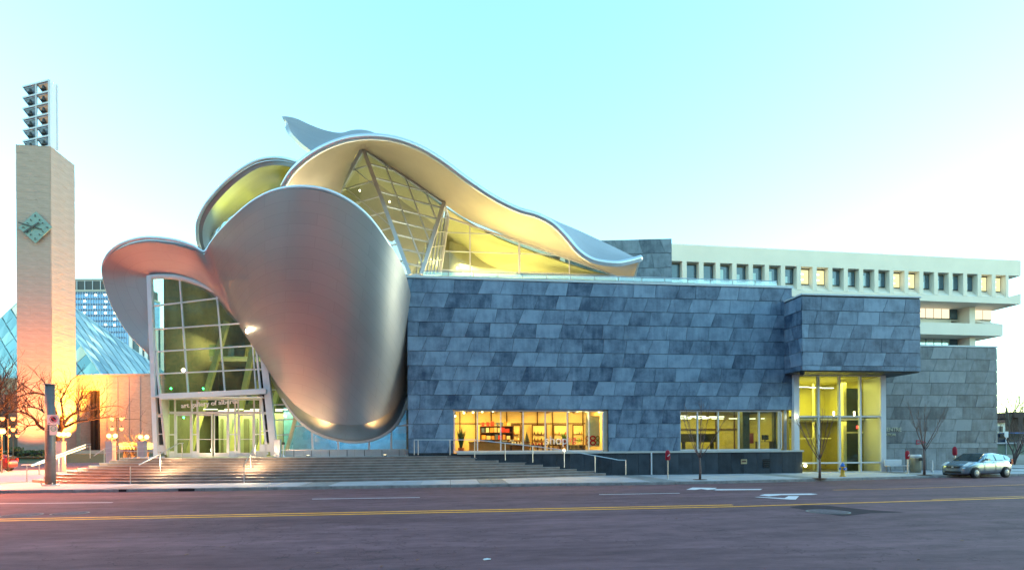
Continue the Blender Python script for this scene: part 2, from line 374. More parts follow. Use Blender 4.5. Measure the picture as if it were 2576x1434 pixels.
flat('road_arrow', [[(1910,1245),(1924,1242.2),(2040,1240.5),(2058,1242.2),(2040,1243.8),(1965,1244.5),(1934,1247.6)],
  [(1898,1249.5),(1910,1249),(1974,1252),(1984,1246.9),(2010,1247.2),(2002,1255.8),(1986,1255.6)]], M_wht, 'large white turn arrow painted beside the yellow line')

def disc(name, c, r, mat_, z, seg=32):
    m = MB(); m.lathe([(r, 0), (r, z)], c, seg); return m
def manhole(u, v, r, label, patch=False):
    c = G(u, v)
    o = empty('manhole_cover', c, label, 'manhole cover', 'manhole covers in the roadway')
    m = MB().lathe([(r,.0),(r,.010)], c, 40); m.build('rim', mat('iron_rim', (.2,.18,.18), .55, metal=.2, var=.2), o)
    m = MB().lathe([(r*.9,.011),(r*.9,.014)], c, 40); m.build('cover_plate', mat('cast_iron', (.17,.13,.145), .8, spec=.2, var=.25, scale=6), o)
    m = MB(); k = int(r*.85/.09)
    for i in range(-k, k+1):
        hw = math.sqrt(max(0, (r*.84)**2-(i*.09)**2))
        m.box(c.x-hw, c.x+hw, c.y+i*.09-.018, c.y+i*.09+.018, .0142, .022)
    m.build('raised_tread', mat('cast_iron_tread', (.28,.22,.24), .8, spec=.2, var=.25, scale=6), o, kind='stuff')
manhole(54, 1295.5, .55, 'round iron manhole cover at the far left, nearer the photo edge')
manhole(176, 1291, .52, 'round iron manhole cover left of the steps, the second from the left edge')
manhole(2083, 1287, .62, 'round grey manhole cover in a dark asphalt patch at right')
flat('asphalt_patch', [[(1985,1275),(2030,1283),(2120,1298),(2190,1290),(2280,1288),(2190,1282),(2090,1272),(2020,1270)]], mat('fresh_asphalt', (.072,.042,.05), .95, var=.25, spec=.1), 'dark tarred patch around the right manhole cover', .003)
LEAFW = ['left foreground below the double line','left foreground near the bottom edge','just below the yellow line at the funnel','bottom edge left of the paper scrap','at the kerb below the long handrail','left of the paper scrap in the foreground','far right near the bottom edge','touching the bottom edge left of centre','left foreground, middle of the lane','below the yellow line at the office window','right foreground below the manhole']
for (u, v), lb in zip([(1225,1407),(300,1362),(470,1395),(1020,1330),(1050,1408),(1130,1222.5),(800,1390),(2310,1408),(960,1425),(560,1375),(1700,1305),(2420,1360)], range(20)):
    c = G(u, v, .004); m = MB(); s = .05 if lb else .10
    pts = []
    for k in range(6):
        an = k*math.pi/3+random.random()*.5; rr = s*random.uniform(.5, 1.1); pts.append(c+Vector((rr*math.cos(an), rr*math.sin(an)*.7, random.uniform(0, .02))))
    m.prism(pts, (0,0,.004))
    if lb == 0: m.build('paper_scrap', M_white, None, label='crumpled white paper scrap lying on the road in the foreground', cat='litter')
    else: m.build('fallen_leaf', mat('leaf_brown', (.30,.15,.09), .8), None, label='small dry leaf on the asphalt, '+LEAFW[lb-1], cat='leaf', group='dry leaves scattered on the road')
# drain inlets
for u, v, wd, lb in ((331,1234,.35,'small dark drain notch in the kerb left of the wide one'),(489,1232,.75,'wide dark storm drain opening in the kerb in front of the steps')):
    c = G(u, v); yk = curb_y(c.x); m = MB().box(c.x-wd/2, c.x+wd/2, yk-.012, yk+.05, .015, .152)
    o = m.build('storm_drain', M_black, None, label=lb, cat='drain')
    MB().box(c.x-wd/2, c.x+wd/2, yk-.02, yk-.012, .125, .15).build('iron_lip', M_grey, o)

# ------------------------------------------------------------------ steps and terrace
YP = 35.3   # plinth face
fpts = [(-24.6,35.6),(-23.4,34.5),(-21.6,33.7),(-19.5,33.0),(-17.5,32.55),(-14.5,32.2),(-11.4,32.05),(-7,32.1),(-2.6,32.35),(.5,32.75),(3.34,33.32),(4.89,33.65),(6.18,33.98),(7.29,34.31),(8.35,34.64),(9.36,34.97),(10.24,35.28),(11.2,35.6)]
def fy(x):
    for (x0,y0),(x1,y1) in zip(fpts, fpts[1:]):
        if x0 <= x <= x1: return y0+(y1-y0)*(x-x0)/(x1-x0)
    return fpts[0][1] if x < fpts[0][0] else 99
ZT = 1.5
steps = empty('entrance_steps', (-8,34,.15), kind='structure')
steps['label'] = 'wide granite steps curving up to the gallery entrance'
for k in range(9):
    off = .33*k; z0 = .15+.15*k; z1 = z0+.15
    lx = fpts[0][0]+.42*k
    pts = []
    xs = [lx+i*(12-lx)/90 for i in range(91)]
    sx = 1-(.42*k)/34.0
    for xq in xs:
        # compress the west end so that each step is shorter than the one below
        xr = fpts[0][0]+(xq-lx)*(12-fpts[0][0])/(12-lx) if xq < -8 else xq
        yy = fy(max(xr, fpts[0][0]) if xq < -8 else xq)+off
        if yy > YP-.02:
            if pts and xq > 0: break
            if xq > 0: continue
        pts.append((xq, yy))
    xe = pts[-1][0]
    poly = [(p[0], p[1]) for p in pts] + [(xe+.15, YP-.02)] if xe > 0 else pts
    back = [(xe+.15, YP-.025)] if True else []
    yb = YP+.0
    body = [(p[0], p[1]) for p in pts if p[1] < YP-.03]
    # west of the wall the terrace lies behind; solid under it
    bodyL = [(p[0], p[1]) for p in pts]
    full = bodyL + ([(xe+.2, YP-.02)] if bodyL[-1][1] < YP-.02 else []) + [(-2.5, YP-.02), (-2.9, 46), (lx-.1, 46)]
    m = MB(); m.prism([(a, b, z0-.001) for a, b in full], (0,0,.12))
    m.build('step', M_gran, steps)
    m = MB(); sh = [(a, b-.035) for a, b in bodyL]
    full2 = sh + ([(xe+.2, YP-.02)] if bodyL[-1][1] < YP-.02 else []) + [(-2.5, YP-.02), (-2.9, 46), (lx-.13, 46)]
    m.prism([(a, b, z0+.125) for a, b in full2], (0,0,.024))
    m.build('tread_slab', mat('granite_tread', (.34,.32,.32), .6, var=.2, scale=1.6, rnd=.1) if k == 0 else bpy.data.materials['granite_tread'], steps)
sheet('plaza', [(-75,36.3),(-21,36.3),(-21,46),(-2.9,46),(-2.9,120),(-75,120)], .153, M_conc)

# ================================================================== THE GALLERY
gal = empty('gallery_building', (5,38,.15), 'art gallery with billowing stainless steel ribbons beside a blue slate clad block', 'art gallery')
YW = 35.6
def joints(x0, x1, pitch, rng):
    xs = []; x = x0 - rng.random()*pitch
    while x < x1+1:
        xs.append((x, rng.choice((.10,.32,.36,.40,.42,.18)))); x += pitch*rng.uniform(.93, 1.07)
    return xs
def slate_rows(base, O, dx, nrm, rows, x0, x1, holes=(), pitch=1.48, seed=1, mat_=None, name='slate_panel', thick=.045, slanted=True):
    """parallelogram stone panels hung in rows on a wall plane; O origin, dx unit vector along, nrm outward"""
    rng = random.Random(seed); O = Vector(O); dx = Vector(dx); nrm = Vector(nrm); nn = 0
    for zb, zt in rows:
        js = joints(x0-1, x1+1, pitch, rng)
        segs = [(x0, x1)]
        for (hx0, hx1, hz0, hz1) in holes:
            if hz0 < (zb+zt)/2 < hz1:
                ns = []
                for a, b in segs:
                    if hx0 > a: ns.append((a, min(b, hx0)))
                    if hx1 < b: ns.append((max(a, hx1), b))
                segs = [s for s in ns if s[1]-s[0] > .05]
        for (xa, sa), (xb, sb) in zip(js, js[1:]):
            h = zt-zb; ka = sa*h if slanted else 0; kb = sb*h if slanted else 0
            quad = [(xa, zb), (xb, zb), (xb+kb, zt), (xa+ka, zt)]
            for s0, s1 in segs:
                q = clip(quad, 'x', s0, s1)
                if len(q) < 3: continue
                cx = sum(p[0] for p in q)/len(q); cz = (zb+zt)/2
                if max(p[0] for p in q)-min(p[0] for p in q) < .08: continue
                g = .011
                q2 = []
                for px, pz in q:
                    q2.append((px+(g if px < cx else -g), pz+(g if pz < cz else -g)))
                tilt = rng.uniform(-.004, .008); tx = rng.uniform(-.004, .004)
                vs = []
                for px, pz in q2:
                    o_ = .03+ (zt-pz)/h*.022 + tilt*(1 if pz < cz else -.5) + tx*(1 if px < cx else -1)
                    vs.append(O+dx*px+Vector((0,0,pz))+nrm*(o_))
                m = MB(); m.add(vs+[v-nrm*.05 for v in vs], [tuple(range(len(vs)))]+[(i, len(vs)+i, len(vs)+(i+1) % len(vs), (i+1) % len(vs)) for i in range(len(vs))])
                m.build(name, mat_ or M_slate, base); nn += 1
    return nn
def clip(poly, ax, lo, hi):
    for lim, sgn in ((lo, 1), (hi, -1)):
        out = []
        for i in range(len(poly)):
            a = poly[i]; b = poly[(i+1) % len(poly)]
            da = (a[0]-lim)*sgn; db = (b[0]-lim)*sgn
            if da >= 0: out.append(a)
            if (da >= 0) != (db >= 0):
                t = da/(da-db); out.append((a[0]+(b[0]-a[0])*t, a[1]+(b[1]-a[1])*t))
        poly = out
        if not poly: return []
    return poly
X0 = P(1026, 900, YW).x; X1 = P(1991.5, 760, YW).x
WS = (P(1141,1080,YW).x, P(1530,1080,YW).x); WO = (P(1711,1080,YW).x, P(1968,1080,YW).x)
ZS, ZH, ZTOP = 1.66, 4.46, 12.85
# backing wall as slabs around the openings
m = MB(); d0, d1 = YW+.03, YW+.45
for a, b, z0, z1 in ((X0, WS[0], .1, ZH), (WS[1], WO[0], .1, ZH), (WS[0], WS[1], .1, ZS), (WO[0], 24.0, .1, ZS), (X0, X1, ZH, ZTOP-.02)):
    m.box(a, b, d0, d1, z0, z1)
m.box(X0, X0+.4, d1, 62, .1, ZTOP-.02)           # west return
m.box(X1-.4, X1, d1, 62, ZH, ZTOP-.02)
swall = m.build('slate_wall', M_plinth, gal)
rows = []; z = ZTOP
for k in range(12):
    rows.append((max(z-.93, ZS), z)); z -= .93
rows = [r for r in rows if r[1]-r[0] > .1]
if rows[-1][0]-ZS < .3 and rows[-1][0] > ZS: rows.append((ZS, rows[-1][0]))
holes = [(WS[0], WS[1], ZS-.1, ZH), (WO[0], X1+2, ZS-.1, ZH)]
nA = slate_rows(swall, (0, YW, 0), (1,0,0), (0,-1,0), rows, X0, X1, holes, seed=3)
nB = slate_rows(swall, (X0, YW, 0), (0,1,0), (-1,0,0), rows[:9], .05, 8, (), seed=4, pitch=1.9)
MB().box(X0-.08, X1+.06, YW-.1, YW+.6, ZTOP-.02, ZTOP+.13).build('parapet_cap', mat('pale_cap_metal', (.62,.66,.66), .45, var=.06), gal)
MB().box(X0+.2, X1-.3, YW+.6, 70, ZTOP-.3, ZTOP-.05).build('terrace_deck', M_conc, gal)
# plinth
XPL, XPR = WS[0]-.15+1.6, P(2018,1160,YP).x
pl = MB().box(P(1185,1150,YP).x, XPR, YP, YP+.25, .1, 1.60).build('plinth_wall', M_black, gal)
x = P(1185,1150,YP).x
while x < XPR-.1:
    x2 = min(x+.92, XPR); m = MB().box(x+.006, x2-.006, YP-.03, YP+.02, .13, 1.585); m.build('plinth_slab', M_plinth, pl); x = x2
MB().box(P(1150,1150,YP).x, XPR+.06, YP-.12, YW+.02, 1.60, 1.72).build('plinth_coping', mat('limestone_coping', (.50,.49,.46), .6, var=.1), gal)
MB().box(X0+.0, P(1185,1150,YP).x, YP+.02, YW, .1, 1.5).build('terrace_edge', M_gran, gal)
# plaque and vent
a = P(1864,1160,YP-.045)
pq = MB().box(a.x, a.x+.42, YP-.06, YP-.035, a.z-.17, a.z+.14).build('wall_plaque', mat('brass_plaque', (.52,.40,.22), .5, var=.15), gal)
MB().box(a.x+.06, a.x+.36, YP-.065, YP-.061, a.z-.06, a.z+.05).build('plaque_print', mat('plaque_print', (.12,.05,.03), .6), pq)
MB().box(a.x+.10, a.x+.32, YP-.065, YP-.061, a.z+.085, a.z+.11).build('plaque_line', bpy.data.materials['plaque_print'], pq)
a = P(1928,1165,YP-.045)
vt = MB().box(a.x-.25, a.x+.25, YP-.045, YP-.033, a.z-.32, a.z+.30).build('vent_grille', M_black, gal)
for k in range(4):
    zz = a.z-.25+k*.15; m = MB().beam((a.x-.24, YP-.07, zz), (a.x+.24, YP-.07, zz), .07, .02, up=(0,.6,.8)); m.build('louvre', M_dark, vt)

# ---- window strips
def window_strip(name, xs, z0, z1, y, zbar=None, gm=None, fw=.07, parent=gal, sill=True):
    w_ = empty(name, ((xs[0]+xs[-1])/2, y, z0)); w_.parent = parent; w_.location = w_.location-wl(parent)
    fr = MB()
    fr.box(xs[0], xs[-1], y-.05, y+.08, z1-.10, z1); fr.box(xs[0], xs[-1], y-.05, y+.08, z0, z0+.10)
    fr.build('window_frame', M_white, w_)
    for i, x in enumerate(xs):
        MB().box(x-fw/2, x+fw/2, y-.09, y+.09, z0+.1, z1-.1).build('mullion', M_white, w_)
    for a, b in zip(xs, xs[1:]):
        MB().box(a+fw/2, b-fw/2, y, y+.02, z0+.1, z1-.1).build('pane', gm or M_glass, w_)
    return w_
ux = lambda u, y: P(u, 1085, y).x
YG = YW+.16
sw = window_strip('shop_window', [ux(1141.5,YG)+.03]+[ux(u,YG) for u in (1201,1259.5,1316,1371.5,1427,1481)]+[WS[1]-.32], ZS+.06, ZH, YG)
MB().box(WS[1]-.29, WS[1]-.02, YG-.08, YG+.15, ZS+.06, ZH).build('window_reveal', mat('warm_reveal', (.45,.38,.28), .6), sw)
ow = window_strip('office_window', [WO[0]+.03]+[ux(u,YG) for u in (1754,1806,1857.5,1908.5,1958)]+[WO[1]-.02], ZS+.06, ZH, YG, gm=M_glassc)
# ---- cantilevered slate box
YB = 33.7; BX0 = P(2017.5,840,YB).x; BX1 = P(2315,840,YB).x; BZ0, BZ1 = 6.92, 11.88
bw = MB(); bw.box(BX0, BX1, YB+.05, 37.3, BZ0, BZ1-.02); bx = bw.build('projecting_box', M_plinth, gal)
brow = [(BZ1-.90*(k+1)-.12, BZ1-.90*k-.12) for k in range(5)]; brow.append((BZ0+.02, brow[-1][0]))
slate_rows(bx, (0, YB+.02, 0), (1,0,0), (0,-1,0), brow, BX0, BX1, seed=9)
slate_rows(bx, (BX0, YB, 0), (0,1,0), (-1,0,0), brow, .02, 1.95, seed=10, pitch=1.1)
MB().box(BX0-.05, BX1+.05, YB-.06, 37.35, BZ1-.02, BZ1+.08).build('roof_cap', bpy.data.materials['pale_cap_metal'], bx)
MB().box(BX0+.02, BX1-.02, YB+.08, 37.2, BZ0-.05, BZ0-.002).build('soffit', M_dark, bx)
# ---- right slate wing
YR = 37.2; RX1 = P(2508.5,1000,YR).x; RZ = 9.32
rw = MB(); rw.box(P(2222,1000,YR).x-.35, RX1-.03, YR+.05, 58, .1, RZ-.02); rwing = rw.build('east_wing', M_plinth, gal)
rrows = []; z = RZ-.05
while z > 2.3: rrows.append((z-.89, z)); z -= .89
rrows.append((1.76, z))
slate_rows(rwing, (0, YR+.02, 0), (1,0,0), (0,-1,0), rrows, P(2222,1000,YR).x-.5, RX1, seed=12, mat_=M_slateg, pitch=1.5)
slate_rows(rwing, (0, YR+.02, 0), (1,0,0), (0,-1,0), [(.16, 1.76)], P(2222,1000,YR).x-.5, RX1, seed=13, mat_=M_slateg, pitch=.85, name='base_slab', slanted=False)
MB().box(P(2222,1000,YR).x-6, RX1+.05, YR-.04, YR+.5, RZ-.02, RZ+.1).build('wing_cap', bpy.data.materials['pale_cap_metal'], rwing)
# ---- education centre glass lobby under the box
YE = 35.45
ex = [P(u, 1060, YE).x for u in (2003, 2058, 2111, 2163, 2218.5)]
lob = empty('glass_lobby', (ex[0], YE, .15)); lob.parent = gal; lob.location = lob.location-wl(gal)
zl = [.16, .82+.0, 4.02, 6.86]
MB().box(ex[0]-.22, ex[0]+.16, YE-.12, YE+.2, 1.72, 6.87).build('corner_post', M_white, lob)
MB().box(ex[-1]-.16, ex[-1]+.22, YE-.12, YE+.2, .15, 6.87).build('corner_post', M_white, lob)
for x in ex[1:-1]: MB().box(x-.06, x+.06, YE-.1, YE+.1, .15, 6.87).build('mullion', M_white, lob)
for z in zl: MB().box(ex[0]+.16, ex[-1]-.16, YE-.07, YE+.09, z-.05, z+.05).build('transom', M_white, lob)
for a, b in zip(ex, ex[1:]):
    for z0, z1 in zip(zl, zl[1:]):
        MB().box(a+.06, b-.06, YE, YE+.02, z0+.05, z1-.05).build('pane', M_glass, lob)
for (a, b) in (((ex[0]-.1, YE+.2), (ex[0]-.1, YR+1)),):
    for z0, z1 in ((1.72, 4.45), (4.55, 6.86)):
        MB().box(a[0]-.01, a[0]+.01, a[1], b[1], z0, z1).build('side_pane', M_glassc, lob)
MB().box(X1-.6, X1-.4, YW+.02, YW+.2, 1.7, 6.8).build('dark_post', M_grey, lob)
MB().box(ex[-1]+.06, ex[-1]+.2, YE+.2, YR+.05, .15, 6.87).build('side_jamb', M_white, lob)
cams_ = MB(); c = P(2018, 938, YB+.25)
dm = empty('security_camera', c, 'round dark dome camera hanging under the corner of the slate box', 'camera')
MB().lathe([(.02,.14),(.15,.12),(.17,.0),(.13,-.1),(.05,-.16)], c, 14).build('dome', M_black, dm, smooth=True)
MB().lathe([(.04,.12),(.04,.2)], c, 8).build('mount', M_grey, dm)

# ---- rear upper slate block
YU = 46.0
ua = P(1690, 650, YU); ul = Vector((P(1430,650,YU+1.5).x, YU+1.5, 0)); dxr = (Vector((ul.x, ul.y, 0))-Vector((ua.x, ua.y, 0))); Lr = dxr.length; dxr.normalize()
zr1 = P(1690, 600, YU).z
up_ = MB(); bk = Vector((dxr.y, -dxr.x, 0)); bk = bk if bk.y > 0 else -bk
A_ = Vector((ua.x, ua.y, ZTOP-.2))+bk*.05
up_.prism([A_, A_+dxr*Lr, A_+dxr*Lr+bk*14, A_+bk*14], (0,0,zr1-ZTOP+.15)); ub = up_.build('upper_block', M_plinth, gal)
wnd = ((1.95, 3.25, 13.2, 16.4),)
wx0 = (P(1630,680,YU+.2)-Vector((ua.x,ua.y,0))); 
rws = []; z = zr1-.02
while z > ZTOP-.2: rws.append((z-1.25, z)); z -= 1.25
slate_rows(ub, (ua.x, ua.y, 0), dxr, -bk, rws, 0, Lr, wnd, seed=21, mat_=M_slateg, pitch=1.9)
mm = Matrix.Identity(4)
q = [Vector((ua.x,ua.y,0))+dxr*s-bk*.02 for s in (2.0, 3.2)]
MB().prism([q[0]+Vector((0,0,13.3)), q[1]+Vector((0,0,13.3)), q[1]+Vector((0,0,16.2)), q[0]+Vector((0,0,16.2))], bk*.03).build('lit_window', emis('lit_window_glow', (1,.86,.3), .18), ub)
# ------------------------------------------------------------------ steel ribbons
def PP(lst): return [P(*t) for t in lst]
rim = [(384,897,37.75),(335,850,37.7),(290,780,37.65),(264,700,37.5),(270,655,37.2),(305,622,36.8),(365,605,36.4),(435,610,36.2),(486,625,36.2),(516,640,36.5),
       (534,618,36.3),(556,590,35.6),(595,550,34.5),(640,513,33.6),(690,488,32.9),(745,478,32.4),(810,483,32.2),(870,507,32.3),(925,550,32.6),(970,610,33.2),(1003,670,34.2),(1021,740,35.6),(1025,800,37.4)]
att = [(386,885,37.7),(380,830,37.9),(376,770,37.9),(376,725,37.9),(378,699,37.9),(415,695,37.9),(465,703,37.9),(520,725,37.9),(560,757,37.9),(588,790,37.9),
       (602,806,37.85),(615,822,37.8),(640,858,37.6),(668,900,37.3),(700,952,36.9),(730,992,36.5),(765,1026,36.2),(810,1051,35.9),(860,1064,35.7),(910,1063,35.8),(955,1046,36.2),(995,1010,37.0),(1021,940,38.5)]
mid = []
for i, (a, b) in enumerate(zip(PP(rim), PP(att))):
    c = (a+b)/2
    if i >= 11: c += Vector((0, -.3, 0))*min(1,(i-10)/3)
    mid.append(c)
drum = loft('steel_ribbon', [PP(rim), mid, PP(att)], M_steel, gal, nu=150, nv=24, thick=-.32, label='huge satin steel funnel beside the entrance with a flaring copper lit canopy')
arc = [(668,915,37.9),(690,962,37.9),(712,1003,37.85),(735,1038,37.8),(762,1066,37.8),(798,1090,37.8),(848,1106,37.8),(900,1112,37.8),(950,1102,37.9),(988,1078,38),(1012,1042,38.2),(1026,1000,38.6)]
att2 = att[13:]
loft('ribbon_underside', [PP(att2), PP(arc)], M_steel, gal, nu=80, nv=6, thick=.12, label='dark curved steel strip under the funnel')
MB().tube(crom(PP([(a, b-1, c-.3) for a, b, c in arc[2:]]), 50), .12, 8).build('curved_frame', M_white, gal, smooth=True)
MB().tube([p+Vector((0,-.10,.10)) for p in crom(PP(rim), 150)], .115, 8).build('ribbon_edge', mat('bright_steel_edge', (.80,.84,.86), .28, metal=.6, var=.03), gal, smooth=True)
# second petal
r2 = [(506,634,41),(498,604,40.6),(500,562,40.1),(520,520,39.8),(558,475,39.5),(598,440,39.3),(643,413,39.2),(690,404,39.2),(735,410,39.6),(775,430,40.5),(815,470,42)]
a2 = [(518,633,42.5),(516,610,43.0),(530,580,43.4),(556,551,43.8),(590,528,44),(625,508,44),(665,487,44),(705,470,44),(745,462,44),(785,462,44),(820,490,44)]
m2 = [(a+b)/2+Vector((0,.5,.5)) for a, b in zip(PP(r2), PP(a2))]
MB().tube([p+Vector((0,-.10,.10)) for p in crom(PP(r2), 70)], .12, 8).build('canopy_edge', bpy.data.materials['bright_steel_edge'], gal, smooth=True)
loft('steel_canopy', [PP(r2), m2, PP(a2)], M_steel, gal, nu=70, nv=14, thick=-.3, label='curled steel canopy behind the funnel lit yellow green underneath')
# main roof ribbon
e3 = [(712,478,38.6),(735,440,37.8),(775,403,37),(825,374,36.5),(880,356,36.2),(940,351,36),(1000,359,36),(1060,381,36.1),(1120,418,36.3),(1180,463,36.5),(1240,503,36.8),(1300,533,37),(1350,548,37.1),(1390,569,37.2),(1422,600,37.2),(1455,638,37.2),(1492,661,37.2),(1545,669,37.2),(1580,664,37.3),(1613,655,37.4)]
i3 = [(840,540,41.6),(846,515,41.8),(853,490,42),(862,462,42),(878,425,42.2),(905,378,42.3),(960,404,42.5),(1035,456,43),(1117,512,43.4),(1170,548,43.8),(1235,577,44),(1300,604,44),(1350,622,44),(1400,640,44),(1440,652,44),(1480,666,44),(1515,678,44),(1548,691,43.5),(1570,697,42),(1600,700,40)]
m3 = []
for i, (a, b) in enumerate(zip(PP(e3), PP(i3))):
    k = .55 if i < 5 else .35
    m3.append((a+b)/2+Vector((0, .2, k)))
roof = loft('roof_ribbon', [PP(e3), m3, PP(i3)], M_soffit, gal, nu=140, nv=16, thick=-.05, label='warm lit cream underside of the sweeping roof ribbon')
# fascia edge: rolled lip and upper skin
ed = PP(e3)
edc = crom(ed, 140)
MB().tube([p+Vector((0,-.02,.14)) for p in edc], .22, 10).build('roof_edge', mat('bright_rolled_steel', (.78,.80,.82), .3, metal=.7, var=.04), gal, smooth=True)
k3 = []
for i, p in enumerate(ed):
    t = i/(len(ed)-1)
    k3.append(p+Vector((0, 7.5, .2)) if i < 12 else p)
top = [(712,470,46),(735,432,46),(790,392,46),(840,368,46),(885,350,45),(945,345,43),(1005,356,42.5),(1062,378,42.5),(1122,414,42.5),(1182,459,42.5),(1242,498,42.3),(1302,527,42),(1352,540,42),(1400,557,42),(1440,573,42.2),(1482,592,42.4),(1525,612,42.5),(1566,632,42.2),(1592,645,40.5),(1614,654,37.9)]
lift = [p+Vector((0,.05,.26)) for p in ed]
mt = [(a+b)/2+Vector((0,0,.12)) for a, b in zip(lift, PP(top))]
loft('roof_skin', [lift, mt, PP(top)], M_steel, gal, nu=140, nv=12, thick=-.08, label='pale steel upper skin of the sweeping roof')
# rear fin
f1 = [(712,301,50),(728,303,50),(748,308,50),(780,323,50),(820,338,49.8),(860,345,49.4),(893,338,49),(925,338,48),(965,347,46)]
f2 = [(717,322,48.6),(726,340,48.2),(742,358,48),(765,378,47.6),(790,392,47),(825,384,46.5),(860,372,46.2),(900,362,46),(955,358,45)]
fm = [(a+b)/2+Vector((0,.5,.2)) for a, b in zip(PP(f1), PP(f2))]
loft('rear_fin', [PP(f1), fm, PP(f2)], M_steel, gal, nu=60, nv=8, thick=-.35, label='pointed steel fin rising at the back of the roof')
# right tip of the roof: folded end panel
tip = [P(1608,660,37.6), P(1560,672,37.8), P(1540,672,40), P(1556,700,42), P(1596,706,40)]
MB().prism([P(1610,660,37.7), P(1598,700,38.6), P(1596,704,41.5), P(1606,664,41)], Vector((-.15,0,0))).build('roof_end', M_soffit, gal)

# ---- faceted glazing
def facet(name, poly, d1, s1, d2, s2, gmat, parent, frame=.16, bar=.07, o1=0.0, o2=0.0, inward=None, minarea=.03):
    poly = [Vector(p) for p in poly]
    nrm = (poly[1]-poly[0]).cross(poly[2]-poly[0]).normalized()
    if nrm.y > 0: nrm = -nrm
    O = poly[0]; ex_ = (poly[1]-poly[0]).normalized(); ey = nrm.cross(ex_)
    to2 = lambda p: ((p-O).dot(ex_), (p-O).dot(ey))
    to3 = lambda q, off=0: O+ex_*q[0]+ey*q[1]+nrm*off
    pg = [to2(p) for p in poly]
    g = empty(name, sum(poly, Vector())/len(poly)); g.parent = parent; g.location = g.location-wl(parent)
    def half(pl, nx, ny, c, keep):
        out = []
        for i in range(len(pl)):
            a = pl[i]; b = pl[(i+1) % len(pl)]; da = (a[0]*nx+a[1]*ny-c)*keep; db = (b[0]*nx+b[1]*ny-c)*keep
            if da >= 0: out.append(a)
            if (da >= 0) != (db >= 0):
                t = da/(da-db); out.append((a[0]+(b[0]-a[0])*t, a[1]+(b[1]-a[1])*t))
        return out
    cells = [pg]
    segs = []
    for dvec, sp, of in ((d1, s1, o1), (d2, s2, o2)):
        if not dvec: continue
        d = Vector(dvec); dd = (d.dot(ex_), d.dot(ey)); l = math.hypot(*dd); nx, ny = -dd[1]/l, dd[0]/l
        vals = [a[0]*nx+a[1]*ny for a in pg]; c = math.floor(min(vals)/sp)*sp+of
        while c < max(vals):
            if c > min(vals)+.02:
                # segment across
                pts = []
                for i in range(len(pg)):
                    a = pg[i]; b = pg[(i+1) % len(pg)]; da = a[0]*nx+a[1]*ny-c; db = b[0]*nx+b[1]*ny-c
                    if (da >= 0) != (db >= 0):
                        t = da/(da-db); pts.append((a[0]+(b[0]-a[0])*t, a[1]+(b[1]-a[1])*t))
                if len(pts) >= 2 and math.dist(pts[0], pts[1]) > .3: segs.append((pts[0], pts[1]))
                nc = []
                for ce in cells:
                    for k in (1, -1):
                        h = half(ce, nx, ny, c, k)
                        if len(h) > 2: nc.append(h)
                cells = nc
            c += sp
    for ce in cells:
        ar = abs(sum(ce[i][0]*ce[(i+1) % len(ce)][1]-ce[(i+1) % len(ce)][0]*ce[i][1] for i in range(len(ce))))/2
        if ar < minarea: continue
        tl = random.uniform(-.006, .006)
        m = MB(); m.prism([to3(q_, tl*(1 if q_[0] > ce[0][0] else -1)) for q_ in ce], nrm*-.02); m.build('pane', gmat, g)
    for a, b in segs:
        MB().beam(to3(a, .02), to3(b, .02), bar, .12, up=nrm).build('mullion', M_mull, g)
    if frame:
        m = MB()
        for i in range(len(poly)): m.beam(poly[i]+nrm*.03, poly[(i+1) % len(poly)]+nrm*.03, frame, frame, up=nrm)
        m.build('facet_frame', M_white, g)
    return g, nrm
A = P(914,378,42.1); Bp = P(1117,513,43.2); ft2 = P(1060,694,40.4)
nA_ = (Bp-A).cross(ft2-A).normalized(); ft1 = PL(1032,694,A,nA_)
bigd = (ft1-A)
facet('middle_facet', [A, Bp, ft2, ft1], bigd, 1.25, (PL(1050,470,A,nA_)-PL(940,440,A,nA_)), 1.15, M_glassb, gal)
L1 = P(848,495,43.6); nL = (A-L1).cross(ft1-L1).normalized(); L2 = PL(930,690,A,nL)
facet('left_facet', [A, L1, L2, ft1], (PL(1000,560,A,nL)-PL(880,460,A,nL)), 1.5, (PL(960,480,A,nL)-PL(890,500,A,nL)), 1.25, M_glassb, gal, bar=.05)
for a, b in ((A, ft1), (Bp, ft2)):
    MB().beam(a+Vector((0,-.15,0)), b+Vector((0,-.15,0)), .27, .28, up=(0,-1,0)).build('white_strut', M_white, gal)
MB().beam(A+Vector((-.05,-.1,0)), L1+Vector((0,-.1,0)), .24, .25, up=(0,-1,0)).build('white_strut', M_white, gal)
B2 = P(1127,548,43.9); B3 = P(1106,694,43.9)
facet('narrow_facet', [Bp, B2, B3, ft2], (B3-B2), .45, (1,0,.1), 1.0, M_glassb, gal, bar=.05)
YC = 43.9
cw = [P(1127,548,YC), P(1300,607,YC), P(1440,655,YC), P(1562,697,YC), P(1106,697,YC)]
facet('terrace_curtain_wall', cw, None, 1, (1,0,0), 1.48, M_glass, gal, frame=.14, bar=.05, o2=.3)
curt = bpy.data.objects.get('terrace_curtain_wall')
for u, v in ((1182,570),(1306,611),(1432,654),(1552,694)):
    a = P(u, v, YC-.05); MB().beam((a.x, a.y, ZTOP), a, .16 if u == 1306 else .09, .16).build('mullion', M_white, curt)
MB().beam(P(1122,545,YC-.1), P(1090,697,YC-.1), .18, .16).build('white_strut', M_white, gal)
# small strip right petal glazing behind the funnel
g0 = [P(520,640,42.8), P(516,622,42.9), P(556,552,44.0), P(640,498,44.2), P(660,560,43.9), P(580,640,42.8)]
facet('rear_glazing', g0, (P(556,552,44)-P(516,632,42.8)), 1.0, (1,0,.6), 1.1, M_glassb, gal)
MB().beam(P(518,632,42.6), P(548,556,43.7), .22, .2).build('white_strut', M_white, gal)
